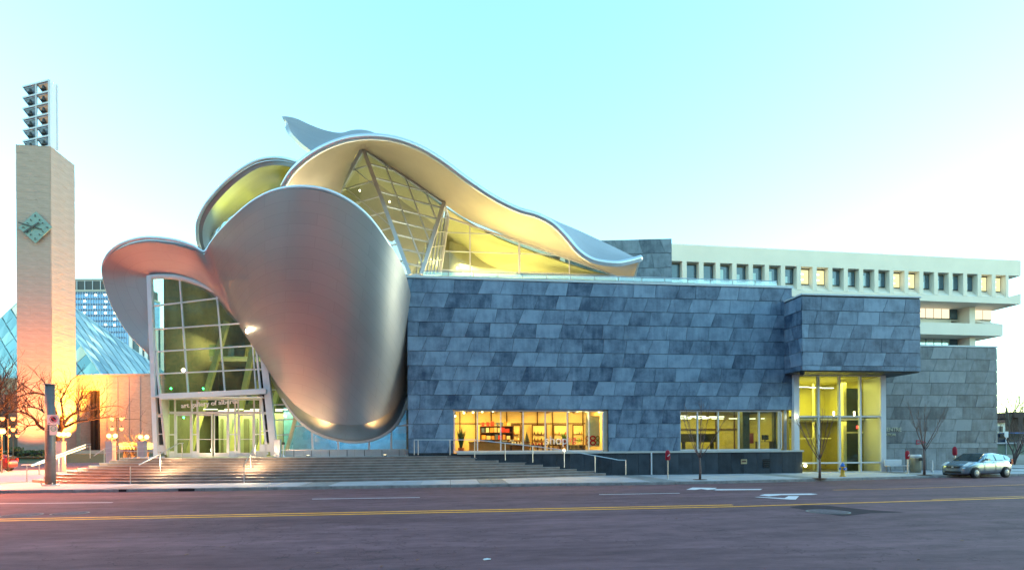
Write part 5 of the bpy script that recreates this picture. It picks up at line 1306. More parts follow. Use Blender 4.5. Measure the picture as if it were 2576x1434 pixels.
def shrub(name, base, n_, h, label, cat, seed, mt, rad=.03, lean=.5, dep=4, group=None, wob=.25):
    rr = random.Random(seed); o = empty(name, base, label, cat, group); m = MB(); tw = MB()
    for k in range(n_):
        an = rr.random()*6.28; d = Vector((math.cos(an)*lean*rr.uniform(.3,1), math.sin(an)*lean*rr.uniform(.3,1), 1)).normalized()
        grow(m, tw, Vector(base), d, h*rr.uniform(.4,.5), rad, dep, rr, .25, wob)
    m.build('stems', mt, o, smooth=True); tw.build('twigs', mt, o, kind='stuff'); return o
p = D(345,1140,50); shrub('bare_shrub', (p.x,p.y,.9), 12, 3.3, 'bushy bare shrub silhouetted against the orange lamps left of the entrance', 'shrub', 5, M_bark, .04, .8, 5)
p = D(322,1140,52); shrub('bare_shrub', (p.x,p.y,.9), 7, 2.6, 'smaller bare shrub beside the tall orange lit lantern', 'shrub', 6, M_bark, .03, .8, 4)
# saplings in the pavement
def sapling(u, v, vt, seed, label):
    g = G(u, v, .15); ppm = F/((g-CAM).dot(FWD)); hgt = (v-vt)/ppm; fork = (v-1150)/ppm if seed != 33 else (v-1128)/ppm
    rr = random.Random(seed); o = empty('young_tree', g, label, 'tree', 'young bare trees along the pavement'); m = MB(); tw = MB()
    m.tube([g, g+Vector((.02,0,fork*.5)), g+Vector((-.01,0,fork))], [.075,.06,.05], 8)
    n_ = 8
    for k in range(n_):
        an = k*6.28/n_+rr.random()*.5; ln = rr.uniform(.15,.62) if k else .03
        d = Vector((math.cos(an)*ln, math.sin(an)*ln, 1)).normalized(); L_ = (hgt-fork)*rr.uniform(.72,1.0)
        st = g+Vector((0,0,fork*rr.uniform(.82,1.0))); pts = [st, st+d*L_*.3+Vector((d.x,d.y,0))*.15, st+d*L_*.6+Vector((d.x,d.y,0))*.15, st+d*L_*.95+Vector((0,0,.05))]
        m.tube(crom(pts, 7), [.024-.0028*i for i in range(7)], 5)
        for i in range(9):
            t_ = rr.uniform(.25,.95); q = st+d*L_*t_+Vector((d.x,d.y,0))*.13; nd = (d+Vector((rr.uniform(-1,1)*.6, rr.uniform(-1,1)*.6, rr.uniform(0,.4)))).normalized(); grow(m, tw, q, nd, .45, .009, 2, rr, .3, .15, (1,2), .003)
    m.build('trunk', M_barkr, o, smooth=True); tw.build('twigs', M_barkr, o, kind='stuff')
    MB().lathe([(.38,0),(.4,.012),(.36,.014)], g+Vector((0,0,.003)), 16).build('soil_ring', mat('rust_soil', (.12,.05,.03), .9) if 'rust_soil' not in bpy.data.materials else bpy.data.materials['rust_soil'], o)
sapling(1761, 1206, 985, 31, 'young bare tree on the pavement in front of the office window and dark plinth')
sapling(2062, 1203, 1015, 32, 'young bare tree in front of the glass lobby')
sapling(2325, 1195, 1005, 33, 'young bare tree beside the bin in front of the grey slate wing')

# ------------------------------------------------------------------ lamps on the left
M_glow = emis('sodium_globe', (1,.52,.13), 1.0); M_glow2 = emis('lantern_painted_glow', (1,.18,.03), 2.0)  # lanterns are unlit; their emission stands in for red light falling on them
OR = (1,.27,.035)
for (us_, v, Z, power, lb) in (([1,8],1085,46,380,'street lamp with two glowing globes at the left photo edge'),([148,160,172],1092,48,420,'street lamp with three glowing globes right of the big pole'),([274,290],1096,50,500,'street lamp with two glowing globes over the left concrete pillar'),([353,369],1099,50,500,'street lamp with two glowing globes nearest the glass entrance')):
    cx_ = sum(us_)/len(us_); b0 = D(cx_, 1140, Z); o = empty('street_lamp', (b0.x,b0.y,.9), lb, 'street lamp', 'low street lamps with glowing globes')
    ps = [D(u, v, Z) for u in us_]; zc = ps[0].z
    MB().tube([(b0.x,b0.y,.15),(b0.x,b0.y,zc-.25)], .05, 6).build('post', M_dark, o)
    MB().beam((ps[0].x,ps[0].y,zc-.25), (ps[-1].x,ps[-1].y,zc-.25), .05, .05).build('arm', M_dark, o)
    for p in ps: MB().lathe([(.04,-.2),(.14,-.14),(.19,0),(.14,.14),(.04,.2)], p, 12).build('globe', M_glow, o, smooth=True)
    point('sodium_light', Vector((b0.x,b0.y-.5,zc)), power*.75, OR, .25)
for (u, lb) in ((152,'short concrete pillar behind the lit handrail'),(279,'short concrete pillar left of the bare shrub'),(358,'short concrete pillar nearest the entrance')):
    b0 = D(u,1140,47); tz = D(u,1112,47).z
    o = empty('concrete_pillar', (b0.x,b0.y,.15), lb, 'pillar', 'short concrete pillars on the terrace'); MB().box(b0.x-.27,b0.x+.27,b0.y-.27,b0.y+.27,.15,tz).build('shaft', M_conc, o); MB().box(b0.x-.31,b0.x+.31,b0.y-.31,b0.y+.31,tz,tz+.08).build('cap', M_conc, o)
def lantern(u, vt, lb, Z=52):
    b0 = D(u,1140,Z); zt_ = D(u,vt,Z).z; o = empty('lantern_post', (b0.x,b0.y,.9), lb, 'lantern', 'tall dark lantern posts with several heads')
    MB().tube([(b0.x,b0.y,.15),(b0.x,b0.y,zt_)], .05, 6).build('post', M_dark, o)
    for k, dz in enumerate((0, -.95)):
        for sgn in (-1, 1):
            c = Vector((b0.x+sgn*.42, b0.y, zt_+dz)); MB().beam(Vector((b0.x,b0.y,zt_+dz-.2)), c+Vector((0,0,-.2)), .04, .04).build('arm', M_dark, o)
            MB().lathe([(.08,-.2),(.17,.06)], c, 8).build('lantern_glass', M_glow2, o); MB().lathe([(.22,.06),(.05,.2),(.02,.26)], c, 8).build('lantern_cap', M_dark, o)
lantern(294,1052,'tall dark lantern post with unlit heads given a red glow in front of the hall wall'); lantern(20,1052,'tall dark lantern post with unlit heads given a red glow near the left photo edge', 48); lantern(33,1072,'dark lantern post beside the brown columns at the far left', 58)
for (u, lb) in ((315,'glaring orange ground floodlight behind the left half of the shrub'),(334,'glaring orange ground floodlight behind the middle of the shrub'),(371,'glaring orange ground floodlight beside the glass entrance')):
    c = D(u,1122,58); o = empty('floodlight', (c.x,c.y,1.3), lb, 'floodlight', 'orange floodlights behind the shrub')
    MB().lathe([(.1,-.32),(.5,-.25),(.55,.3),(.1,.4)], c, 12).build('glowing_lens', emis('flood_lens', (1,.42,.06), .9) if 'flood_lens' not in bpy.data.materials else bpy.data.materials['flood_lens'], o, smooth=True)
    MB().box(c.x-.15,c.x+.15,c.y-.1,c.y+.1,.9,c.z-.3).build('base', M_dark, o)
    point('flood_light', c+Vector((0,-1,.6)), 700, OR, .4)
def spot(name, loc, tgt, power, col, ang, blend=.8, r=.3):
    l = bpy.data.lights.new(name, 'SPOT'); l.energy = power; l.color = col; l.spot_size = R_(ang); l.spot_blend = blend; l.shadow_soft_size = r
    o = bpy.data.objects.new(name, l); C.objects.link(o); o.location = loc; o.rotation_euler = (Vector(tgt)-Vector(loc)).to_track_quat('-Z','Y').to_euler(); return o
pr = Cc+rf*3+fn_r*5.5; pr.z = 2
spot('tower_flood', pr, Cc+rf*3+Vector((0,0,11)), 34000, (1,.34,.03), 72)
pr2 = Cc+lf*2.5+fn_l*11; pr2.z = 2
spot('tower_flood', pr2, Cc+lf*2.5+Vector((0,0,11)), 12000, (1,.26,.06), 72)
for p_, lb in ((pr,'ground floodlight right of the clock tower'),(pr2,'ground floodlight in front of the clock tower')):
    o = empty('floodlight', p_, lb, 'floodlight'); MB().box(p_.x-.3,p_.x+.3,p_.y-.5,p_.y-.2,1.3,1.8).build('housing', M_dark, o); MB().box(p_.x-.05,p_.x+.05,p_.y-.4,p_.y-.3,.9,1.3).build('stand', M_dark, o)

# ------------------------------------------------------------------ big pole with signs
g = G(127,1221,.15); Zp = (g-CAM).dot(FWD); zp = D(127,966,Zp).z
pole = empty('signal_pole', g, 'thick grey metal pole with two parking signs at the left end of the steps', 'pole')
MB().lathe([(.235,0),(.225,2.2),(.21,zp-.15)], g, 20).build('shaft', mat('galvanised_pole', (.13,.14,.15), .5, metal=.3, var=.15), pole, smooth=True)
MB().lathe([(.28,0),(.27,.04)], g+Vector((0,0,zp-.19)), 20).build('cap', M_curb, pole); MB().lathe([(.40,0),(.38,.06),(.25,.09)], g, 20).build('base_plate', M_grey, pole)
MB().lathe([(.24,0),(.24,.03)], g+Vector((0,0,D(127,1065,Zp).z)), 20).build('strap', M_grey, pole); MB().lathe([(.24,0),(.24,.03)], g+Vector((0,0,D(127,1090,Zp).z)), 20).build('strap', M_grey, pole)
for k in range(4):
    an = k*1.57+.78; c = g+Vector((.36*math.cos(an), .36*math.sin(an), 0)); MB().lathe([(.04,.06),(.04,.16),(.02,.17)], c, 6).build('anchor_bolt', M_grey, pole)
Ys = g.y-.26
def sgn_box(u0, u1, v0, v1, y, name, mt, th=.012):
    a = P(u0,v0,y); b = P(u1,v1,y); return MB().box(a.x,b.x,y,y+th,b.z,a.z).build(name, mt, pole), a, b
so_, a, b = sgn_box(118,149,1043,1068,Ys,'no_parking_sign', mat('sign_white', (.72,.68,.66), .4, var=.03))
c = Vector(((a.x+b.x)/2+.02, Ys-.004, (a.z+b.z)/2+.03)); r_ = .19
M_red = mat('sign_red', (.55,.03,.08), .4, var=0); M_blk = mat('sign_black', (.03,.02,.03), .4, var=0)
def ring(c, r1, r2, y, name, mt, par, n_=32):
    m = MB(); 
    for i in range(n_):
        t0, t1 = 6.2832*i/n_, 6.2832*(i+1)/n_
        m.add([(c.x+r1*math.cos(t0),y,c.z+r1*math.sin(t0)),(c.x+r2*math.cos(t0),y,c.z+r2*math.sin(t0)),(c.x+r2*math.cos(t1),y,c.z+r2*math.sin(t1)),(c.x+r1*math.cos(t1),y,c.z+r1*math.sin(t1))], [(0,1,2,3)])
    return m.build(name, mt, par)
ring(c, r_*.84, r_, Ys-.004, 'red_ring', M_red, so_); ring(c, 0.001, r_*.66, Ys-.003, 'black_disc', M_blk, so_)
MB().beam(c+Vector((-r_*.64,-.004,r_*.6)), c+Vector((r_*.64,-.004,-r_*.6)), .04, .002, up=(0,-1,0)).build('red_slash', M_red, so_)
MB().box(a.x+.05, a.x+.15, Ys-.004, Ys-.002, b.z+.05, b.z+.08).build('small_arrow', M_blk, so_)
so2, a, b = sgn_box(124.5,144.5,1070,1094,Ys-.0,'permit_sign', bpy.data.materials['sign_white'])
c2 = Vector(((a.x+b.x)/2, 0, a.z-.17)); ring(c2, .105, .135, Ys-.004, 'green_ring', mat('sign_green', (.08,.38,.12), .4, var=0), so2)
text('sign_text', '2 HR', (c2.x-.075, Ys-.004, c2.z-.03), .075, bpy.data.materials['sign_green'], so2, ext=.001)

# ------------------------------------------------------------------ hand rails
M_led = emis('warm_led_strip', (1,.68,.30), .9)
def posts(par, lst, y=None, r=.028, Zs=None):
    out = []
    for (u, v0, v1, Y) in lst:
        b = P(u, v1, Y); t = P(u, v0, Y); MB().tube([b, Vector((b.x,b.y,t.z))], r, 6).build('post', M_rail, par); out.append(Vector((b.x,b.y,t.z)))
    return out
hr = empty('stair_handrail', P(140,1190,35), 'double handrail with glowing strips up the left end of the steps', 'handrail')
a0 = G(67.6,1212,.15); posts(hr, [(67.6,1172,1212,a0.y),(98.6,1165,1194,36.2),(148,1147,1186,36.6),(164,1143,1167,39.0),(227,1121,1152,39.5)])
for dv, dy in ((0,0),(6.5,-.25)):
    pts = [P(80,1168.6+dv*.1,36.0+dy), P(116,1154+dv*.8,36.6+dy), P(215,1117+dv,39.5+dy), P(228,1116.5+dv,39.9+dy)]
    MB().tube(pts, .03, 6).build('rail', M_rail, hr); MB().tube([p-Vector((0,.02,.045)) for p in pts[:3]], .028, 6).build('led_strip', M_led, hr)
MB().tube([P(54,1169.5,35.9), P(82,1168.6,36.0)], .03, 6).build('rail', M_rail, hr)
hr2 = empty('stair_handrail', P(390,1180,33), 'sloping steel handrail in front of the left entrance frame', 'handrail')
posts(hr2, [(328,1172.6,1216,32.3),(403.3,1143.8,1185,33.6),(458.7,1115,1152.7,35.0)])
MB().tube([P(349,1169,32.2), P(403,1141,33.4), P(450,1115,34.9), P(462,1114,35.2)], .03, 6).build('rail', M_rail, hr2)
hr3 = empty('stair_handrail', P(625,1180,33), 'steep steel handrail in front of the right entrance frame', 'handrail')
posts(hr3, [(613.8,1170,1214.5,31.9),(630.7,1141.6,1181.5,33.4),(642.6,1115,1148,35.1)])
MB().tube([P(612,1172,31.9), P(629,1142,33.4), P(643,1115,35.0)], .03, 6).build('rail', M_rail, hr3)
for (u, v, Y, pw) in ((403,1172,33.0,30),(620,1172,32.8,30),(160,1165,36.2,40),(640,1140,35.0,16),(425,1140,35.2,16)):
    point('step_light', P(u, v-8, Y), pw, (1,.66,.34), .06)
lr2 = empty('long_handrail', P(1300,1160,34.9), 'long pale handrail stepping down along the shop window and plinth', 'handrail')
tp_ = posts(lr2, [(1042,1106,1144,34.9),(1052,1106,1144,34.9),(1132,1106,1144,34.9),(1194.2,1106,1151,34.9),(1270.8,1114.4,1157.4,34.9),(1340,1121.7,1162.6,34.9),(1419.3,1132,1175,34.9),(1496.7,1145.8,1187.8,34.9),(1574,1157,1194,34.9)])
MB().tube([tp_[0]]+tp_[2:4]+tp_[4:7]+[P(1540,1153.5,34.9), P(1556,1156.8,34.9), tp_[-1]], .032, 6).build('top_rail', M_rail, lr2)
c = P(1419,1132,34.8); MB().lathe([(.03,-.08),(.08,0),(.03,.08)], c, 10).build('rail_lamp', M_bulb, lr2)
o = empty('marker_post', G(1639,1194,.15), 'thin pale post standing against the dark plinth', 'post'); b = P(1639,1194,35.15); MB().box(b.x-.04,b.x+.04,b.y-.04,b.y+.04,.15,1.62).build('shaft', M_white, o); MB().box(b.x-.07,b.x+.07,b.y-.07,b.y+.07,.15,.18).build('foot', M_grey, o)
# plaza railings behind the steps
pr_ = empty('plaza_railing', D(330,1140,44), 'low steel railing on the terrace left of the entrance', 'railing')
ptsr = [D(u, v, 44) for u, v in ((236,1146),(262,1128),(300,1122),(345,1124),(386,1122))]
MB().tube(ptsr, .025, 6).build('rail', M_rail, pr_); MB().tube([p-Vector((0,0,.35)) for p in ptsr[1:]], .02, 6).build('rail', M_rail, pr_)
for p in ptsr[1:]: MB().tube([p, Vector((p.x,p.y,.9))], .025, 6).build('post', M_rail, pr_)
# entrance bins
b = P(699,1144,37.1); o = empty('trash_bin', b, 'pale steel bin beside the right entrance post', 'bin')
MB().box(b.x-.19,b.x+.17,b.y-.15,b.y+.15,ZT,P(699,1106,37.1).z).build('body', M_mull, o); MB().box(b.x-.21,b.x+.19,b.y-.17,b.y+.17,P(699,1106,37.1).z,P(699,1106,37.1).z+.03).build('lid', M_grey, o)
b = P(713,1144,37.0); o = empty('ashtray_post', b, 'slim white ashtray post with a black top by the entrance', 'ashtray')
MB().lathe([(.10,0),(.10,.05),(.04,.12),(.04,.7),(.08,.78)], (b.x,b.y,ZT), 10).build('stem', M_white, o); MB().lathe([(.09,.78),(.09,.93),(.04,.96)], (b.x,b.y,ZT), 10).build('head', M_black, o)

# ------------------------------------------------------------------ street furniture on the right
def meter(u, v, h, lb, face=0):
    g = G(u, v, .15); o = empty('parking_meter', g, lb, 'parking meter', 'hooded parking meters')
    MB().tube([g, g+Vector((0,0,h-.45))], .032, 8).build('pole', M_rail, o); MB().lathe([(.09,0),(.06,.03)], g, 10).build('foot', M_rail, o)
    m = MB().lathe([(.10,-.02),(.14,.05),(.145,.35),(.12,.48),(.06,.55),(.03,.56)], g+Vector((0,0,h-.5)), 12); m.xform(Matrix.Translation(g) @ Matrix.Diagonal((1,.75,1,1)) @ Matrix.Translation(-g)); m.build('red_hood', mat('red_hood', (.36,.006,.025), .7, var=.1) if 'red_hood' not in bpy.data.materials else bpy.data.materials['red_hood'], o, smooth=True)
    MB().beam(g+Vector((-.06,-.125,h-.30)), g+Vector((.07,-.125,h-.18)), .05, .01, up=(0,-1,0)).build('hood_print', M_white, o)
meter(1680,1206,1.62,'red hooded parking meter in front of the dark plinth'); meter(2283,1190,1.45,'red hooded parking meter at the end of the white bench')
g = P(2402,1150,33.6); g.z = .15
o = empty('parking_meter', g, 'red hooded parking meter mostly hidden behind the silver car', 'parking meter', 'hooded parking meters'); MB().tube([g, g+Vector((0,0,1.2))], .03, 8).build('pole', M_rail, o); MB().lathe([(.10,1.15),(.14,1.25),(.14,1.6),(.05,1.75)], g, 12).build('red_hood', bpy.data.materials['red_hood'], o, smooth=True)
g = G(2120,1198,.15); hy = empty('fire_hydrant', g, 'yellow fire hydrant with blue caps in front of the glass lobby', 'hydrant')
M_hy = mat('hydrant_yellow', (.72,.36,.02), .45, var=.1); M_hb = mat('hydrant_blue', (.03,.16,.55), .4, var=.05)
MB().lathe([(.17,0),(.17,.05),(.12,.07),(.115,.5),(.14,.52),(.14,.57),(.12,.6)], g, 18).build('barrel', M_hy, hy, smooth=True)
MB().lathe([(.135,.6),(.13,.66),(.09,.75),(.04,.78),(.035,.83)], g, 16).build('bonnet', M_hb, hy, smooth=True)
for sgn in (-1, 1): 
    MB().tube([g+Vector((0,0,.48)), g+Vector((sgn*.17,-.02,.48))], .06, 10).build('side_outlet', M_hy, hy); MB().tube([g+Vector((sgn*.16,-.02,.48)), g+Vector((sgn*.22,-.02,.48))], .07, 8).build('outlet_cap', M_hb, hy)
MB().tube([g+Vector((.03,-.1,.46)), g+Vector((.06,-.2,.46))], .085, 10).build('front_cap', M_hb, hy)
bg_ = G(2226,1187.5,.15); bh = empty('bench', bg_+Vector((.8,0,0)), 'white metal bench against the slate wing beside the glass lobby', 'bench')
x0, x1, yb = bg_.x+.15, bg_.x+1.78, bg_.y
MB().box(x0,x1,yb-.25,yb+.2,.56,.62).build('seat', M_white, bh)
m = MB(); prf = [(.2,.62),(.24,.75),(.26,.95),(.22,1.02),(.17,.98),(.17,.75)]; m.prism([(x0,yb+a,b) for a, b in prf], (x1-.35-x0,0,0)); m.build('backrest', M_white, bh)
for xq in (x0+.15, x1-.2):
    for yq in (-.2,.15): MB().beam((xq,yb+yq,.15), (xq-.04,yb+yq*.8,.57), .04, .04).build('leg', M_grey, bh)
bb = G(2303,1188,.15); o = empty('litter_bin', bb, 'round steel litter bin with a white side near the young tree', 'bin')
MB().lathe([(.33,0),(.34,.95),(.34,1.0)], bb, 20).build('body', mat('brass_steel_bin', (.45,.40,.28), .3, metal=.8, var=.1, stretch=(6,6,.2)), o, smooth=True)
MB().lathe([(.35,1.0),(.35,1.16),(.30,1.22)], bb, 20).build('top', M_white, o, smooth=True); MB().box(bb.x-.05,bb.x+.22,bb.y-.36,bb.y-.30,.95,1.15).build('opening', M_black, o)
# wall lettering
M_let = mat('pale_letters', (.62,.62,.50), .4, metal=.2)
a = P(2221,1077,YR-.06); text('wall_lettering', 'CENTRE', a-Vector((0,0,.22)), .40, M_let, rwing, ext=.03)
text('wall_lettering', 'CATION', a-Vector((0,0,.56)), .26, M_let, rwing, ext=.03)

# ------------------------------------------------------------------ cars
def hatchback(name, loc, yaw, body_mat, label, group=None):
    """length along -x (front at x=0), width y, built from lofted sections"""
    o = empty(name, loc, label, 'car', group)
    L_ = 3.95
    st = [ # x, belt z, half width at belt, bottom z
      (0.00,.58,.56,.26),(.04,.68,.68,.20),(.15,.78,.77,.18),(.38,.88,.82,.18),(.72,.97,.84,.2),(1.05,1.03,.845,.2),(1.6,1.04,.85,.2),(2.4,1.07,.85,.2),(3.1,1.10,.84,.2),(3.5,1.10,.81,.22),(3.8,1.02,.76,.28),(3.92,.85,.70,.34),(3.95,.62,.64,.40)]
    m = MB(); seg = []
    for x, zb, hw, z0 in st:
        s_ = []
        mz = z0+(zb-z0)*.55
        prof = [(-hw*.90,z0),(-hw*.99,z0+.10),(-hw*1.0,mz),(-hw*.97,zb-.05),(-hw*.88,zb),(-hw*.5,zb+.03),(0,zb+.045),(hw*.5,zb+.03),(hw*.88,zb),(hw*.97,zb-.05),(hw*1.0,mz),(hw*.99,z0+.10),(hw*.90,z0)]
        seg.append([Vector((x,y,z)) for y, z in prof])
    k = len(seg[0])
    for s_ in seg: m.v += s_
    for i in range(len(seg)-1):
        for j in range(k):
            a = i*k+j; b = i*k+(j+1) % k; m.f.append((a,b,b+k,a+k))
    m.f.append(tuple(range(k))); m.f.append(tuple(reversed(range((len(seg)-1)*k, len(seg)*k))))
    def fin(m, nme, mt, par=o, smooth=True, sub=0, **kw):
        Mx = Matrix.Translation(Vector(loc)) @ Matrix.Rotation(yaw, 4, 'Z'); m.xform(Mx); ob = m.build(nme, mt, par, smooth=smooth, **kw)
        if sub: s_ = ob.modifiers.new('s','SUBSURF'); s_.levels = sub; s_.render_levels = sub
        return ob
    fin(m, 'body', body_mat, sub=1)
    # greenhouse
    g_ = [(.95,1.0,.74,1.0),(1.25,.99,.735,1.16),(1.75,1.0,.65,1.43),(2.1,1.0,.62,1.50),(2.7,1.0,.61,1.52),(3.25,1.0,.60,1.47),(3.62,1.0,.62,1.36),(3.85,.98,.66,1.06)]
    m = MB(); kk = 7
    for x, zb, hw, zt_ in g_:
        wb_ = .80 if x > 1 else .78
        pr3 = [(-wb_,zb),(-(wb_+hw)/2-.02,(zb+zt_)/2),(-hw,zt_-.03),(0,zt_+.02),(hw,zt_-.03),((wb_+hw)/2+.02,(zb+zt_)/2),(wb_,zb)]
        m.v += [Vector((x,y,z)) for y, z in pr3]
    for i in range(len(g_)-1):
        for j in range(kk-1):
            a = i*kk+j; m.f.append((a,a+1,a+kk+1,a+kk))
    fin(m, 'roof_pillars', body_mat, sub=1)
    glm = bpy.data.materials.get('car_glass') or mat('car_glass', (.035,.05,.055), .04, spec=1.0, var=0)
    glb = bpy.data.materials.get('car_side_glass') or mat('car_side_glass', (.30,.38,.36), .08, spec=1.0, var=0, metal=.5)
    ws = MB().prism([(1.02,-.70,1.045),(1.02,.70,1.045),(1.74,.60,1.445),(1.74,-.60,1.445)], (-.018,0,.028)); fin(ws, 'windscreen', glm, smooth=False)
    rw_ = MB().prism([(3.86,-.58,1.10),(3.86,.58,1.10),(3.64,.54,1.36),(3.64,-.54,1.36)], (.03,0,.02)); fin(rw_, 'rear_window', glm, smooth=False)
    for s_ in (-1, 1):
        Y0, Y1 = s_*.815, s_*.665
        def yz(z): return Y0+(Y1-Y0)*((z-1.05)/.40)
        for q in ([(1.30,1.08),(1.40,1.10),(1.78,1.38),(1.62,1.33)], [(1.46,1.08),(2.30,1.08),(2.26,1.43),(1.86,1.41)], [(2.38,1.08),(3.10,1.08),(3.04,1.41),(2.34,1.43)], [(3.18,1.10),(3.62,1.14),(3.42,1.33),(3.12,1.40)]):
            p_ = MB().prism([(x, yz(z)+s_*.015, z) for x, z in q], (0, s_*.02, 0)); fin(p_, 'side_window', glb, smooth=False)
        mi = MB(); mi.box(1.42,1.62,min(s_*.86,s_*1.02),max(s_*.86,s_*1.02),1.06,1.19); fin(mi, 'wing_mirror', body_mat, smooth=False)
        hl = MB().prism([(.10,s_*.50,.70),(.16,s_*.72,.70),(.62,s_*.80,.93),(.52,s_*.56,.94)], (-.07,s_*.035,.03)); fin(hl, 'headlight', bpy.data.materials.get('headlight_lens') or mat('headlight_lens', (.75,.78,.8), .1, spec=1, var=0), smooth=False)
        tl_ = MB().box(3.72,3.875,min(s_*.60,s_*.80),max(s_*.60,s_*.80),.80,1.12); fin(tl_, 'tail_light', bpy.data.materials.get('tail_lens') or mat('tail_lens', (.45,.02,.03), .2, var=0), smooth=False)
        for dx_ in (1.42, 2.33): sm_ = MB().box(dx_,dx_+.012,min(s_*.852,s_*.862),max(s_*.852,s_*.862),.30,1.04); fin(sm_, 'door_seam', M_dark, smooth=False)
        for dx_ in (2.12, 3.0): sm_ = MB().box(dx_,dx_+.16,min(s_*.855,s_*.88),max(s_*.855,s_*.88),.92,.95); fin(sm_, 'door_handle', body_mat, smooth=False)
        for xw in (.68, 3.18):
            wt = empty('wheel', Matrix.Translation(Vector(loc)) @ Matrix.Rotation(yaw,4,'Z') @ Vector((xw, s_*.76, .30))); wt.parent = o; wt.location = wt.location-wl(o)
            arch_ = MB().lathe([(.36,-.02),(.36,.02)], (0,0,0), 20); arch_.xform(Matrix.Translation((xw, s_*.835, .32)) @ Matrix.Rotation(math.pi/2,4,'X')); fin(arch_, 'wheel_arch', M_black, smooth=False)
            ty = MB().lathe([(.20,-.10),(.29,-.10),(.31,-.06),(.31,.06),(.29,.10),(.20,.10)], (0,0,0), 24); ty.xform(Matrix.Translation((xw, s_*.80, .31)) @ Matrix.Rotation(math.pi/2,4,'X')); fin(ty, 'tyre', M_black, wt)
            rm = MB().lathe([(.02,-.112),(.19,-.108),(.205,-.09),(.205,.09),(.19,.108),(.02,.112)], (0,0,0), 20); rm.xform(Matrix.Translation((xw, s_*.80, .31)) @ Matrix.Rotation(math.pi/2,4,'X')); fin(rm, 'rim', bpy.data.materials.get('wheel_rim') or mat('wheel_rim', (.36,.36,.34), .4, metal=.3, var=.05), wt)
            for q in range(7):
                an = q*6.283/7; bq = MB().beam((xw+.07*math.cos(an), s_*.915, .31+.07*math.sin(an)), (xw+.17*math.cos(an), s_*.915, .31+.17*math.sin(an)), .025, .01, up=(0,1,0)); fin(bq, 'rim_slot', M_grey, wt)
    gr_ = MB().prism([(-.0,-.36,.60),(-.0,.36,.60),(.07,.42,.70),(.07,-.42,.70)], (-.03,0,.01)); fin(gr_, 'grille', M_black, smooth=False)
    lg_ = MB().box(-.015,.05,-.48,.48,.30,.42); fin(lg_, 'lower_grille', M_black, smooth=False)
    em_ = MB().box(-.035,.0,-.05,.05,.62,.69); fin(em_, 'badge', M_white, smooth=False)
    bm_ = MB().prism([(.02,-.60,.26),(.02,.60,.26),(.12,.72,.24),(.12,-.72,.24)], (0,0,.025)); fin(bm_, 'bumper_lip', M_dark, smooth=False)
    wp = MB().beam((1.03,-.5,1.055),(1.12,.05,1.09), .02, .02); wp.beam((1.03,.0,1.06),(1.12,.55,1.09), .02, .02); fin(wp, 'wiper', M_black, smooth=False)
    return o
fw_ = G(2455,1202.7); rw2 = G(2520,1201.5)
yawc = math.atan2(.9, 2.5)*.45
rot = Matrix.Rotation(yawc, 4, 'Z')
# front wheel (near side, local (.68,-.8)) on fw_
loc = fw_-rot @ Vector((.68,-.85,0)); loc.z = 0
hatchback('parked_car', loc, yawc, mat('silver_blue_paint', (.26,.33,.40), .25, metal=.6, var=.02, coat=.6), 'silver hatchback parked at the kerb in front of the grey wing')
g = D(-8,1172,48); g.z = .16
hatchback('parked_car', (g.x-3.0,g.y,.16), R_(10)+math.pi*0, mat('dark_red_paint', (.13,.012,.02), .3, metal=.3, var=.02, coat=.5), 'dark red car cut off by the left photo edge')
# hazard sign at the far left
g = G(2,1190,.15); hz = empty('hazard_board', g, 'narrow orange and black striped hazard board at the left photo edge', 'sign')
Z_ = (g-CAM).dot(FWD); a = D(-6,1124,Z_); b = D(4.5,1157,Z_)
hb_ = MB().box(a.x,b.x,g.y,g.y+.02,b.z,a.z).build('board', mat('hazard_orange', (.8,.25,.02), .5, var=0), hz)
for k in range(4): 
    zz = b.z+(a.z-b.z)*(k+.2)/4; MB().prism([(a.x,g.y-.004,zz),(b.x,g.y-.004,zz+.12),(b.x,g.y-.004,zz+.21),(a.x,g.y-.004,zz+.09)], (0,.003,0)).build('stripe', M_black, hb_)
MB().tube([(g.x,g.y+.04,.15),(g.x,g.y+.04,a.z)], .025, 6).build('post', M_grey, hz)

# ------------------------------------------------------------------ white law court building
Aq = D(2568,655,82.7); Bq = D(1690,614,75.0); ts = Vector((Bq.x-Aq.x, Bq.y-Aq.y, 0)).normalized(); Ao = Vector((Aq.x, Aq.y, 0)); bn_ = Vector((ts.y, -ts.x, 0)); bn_ = bn_ if bn_.y > 0 else -bn_
law = empty('court_building', Ao+ts*20, 'long pale concrete building with a row of deep square windows behind the gallery', 'building')
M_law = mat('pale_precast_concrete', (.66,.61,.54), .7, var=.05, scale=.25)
def LB(s0, s1, d0_, d1_, z0, z1, name, mt, par=law):
    a = Ao+ts*s0+bn_*d0_; 
    q = [a, a+ts*(s1-s0), a+ts*(s1-s0)+bn_*(d1_-d0_), a+bn_*(d1_-d0_)]
    return MB().prism([p+Vector((0,0,z0)) for p in q], (0,0,z1-z0)).build(name, mt, par)
sof = lambda u, v: (PL(u, v, Ao, bn_)-Ao).dot(ts)
zf = lambda u, v, off=0: PL(u, v, Ao+bn_*off, bn_).z
ZF0, ZF1 = zf(2560,694), zf(2560,655); ZS0 = zf(2440,745); ZB = zf(2560,765)
SL = 95; DEP = .95
LB(0, SL, 0, 22, ZF0, ZF1, 'fascia', M_law)
s_first, s_last = sof(2500+362/1.6587 if False else (2500+362/1.6587)/1.5733, 680), sof((2500+2390/1.6587)/1.5733, 720)
pit = (s_first-s_last)/20; ow_ = pit*.74
s_end = s_last-ow_-.45
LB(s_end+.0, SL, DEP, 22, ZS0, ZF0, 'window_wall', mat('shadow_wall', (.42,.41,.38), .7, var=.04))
rng = random.Random(3)
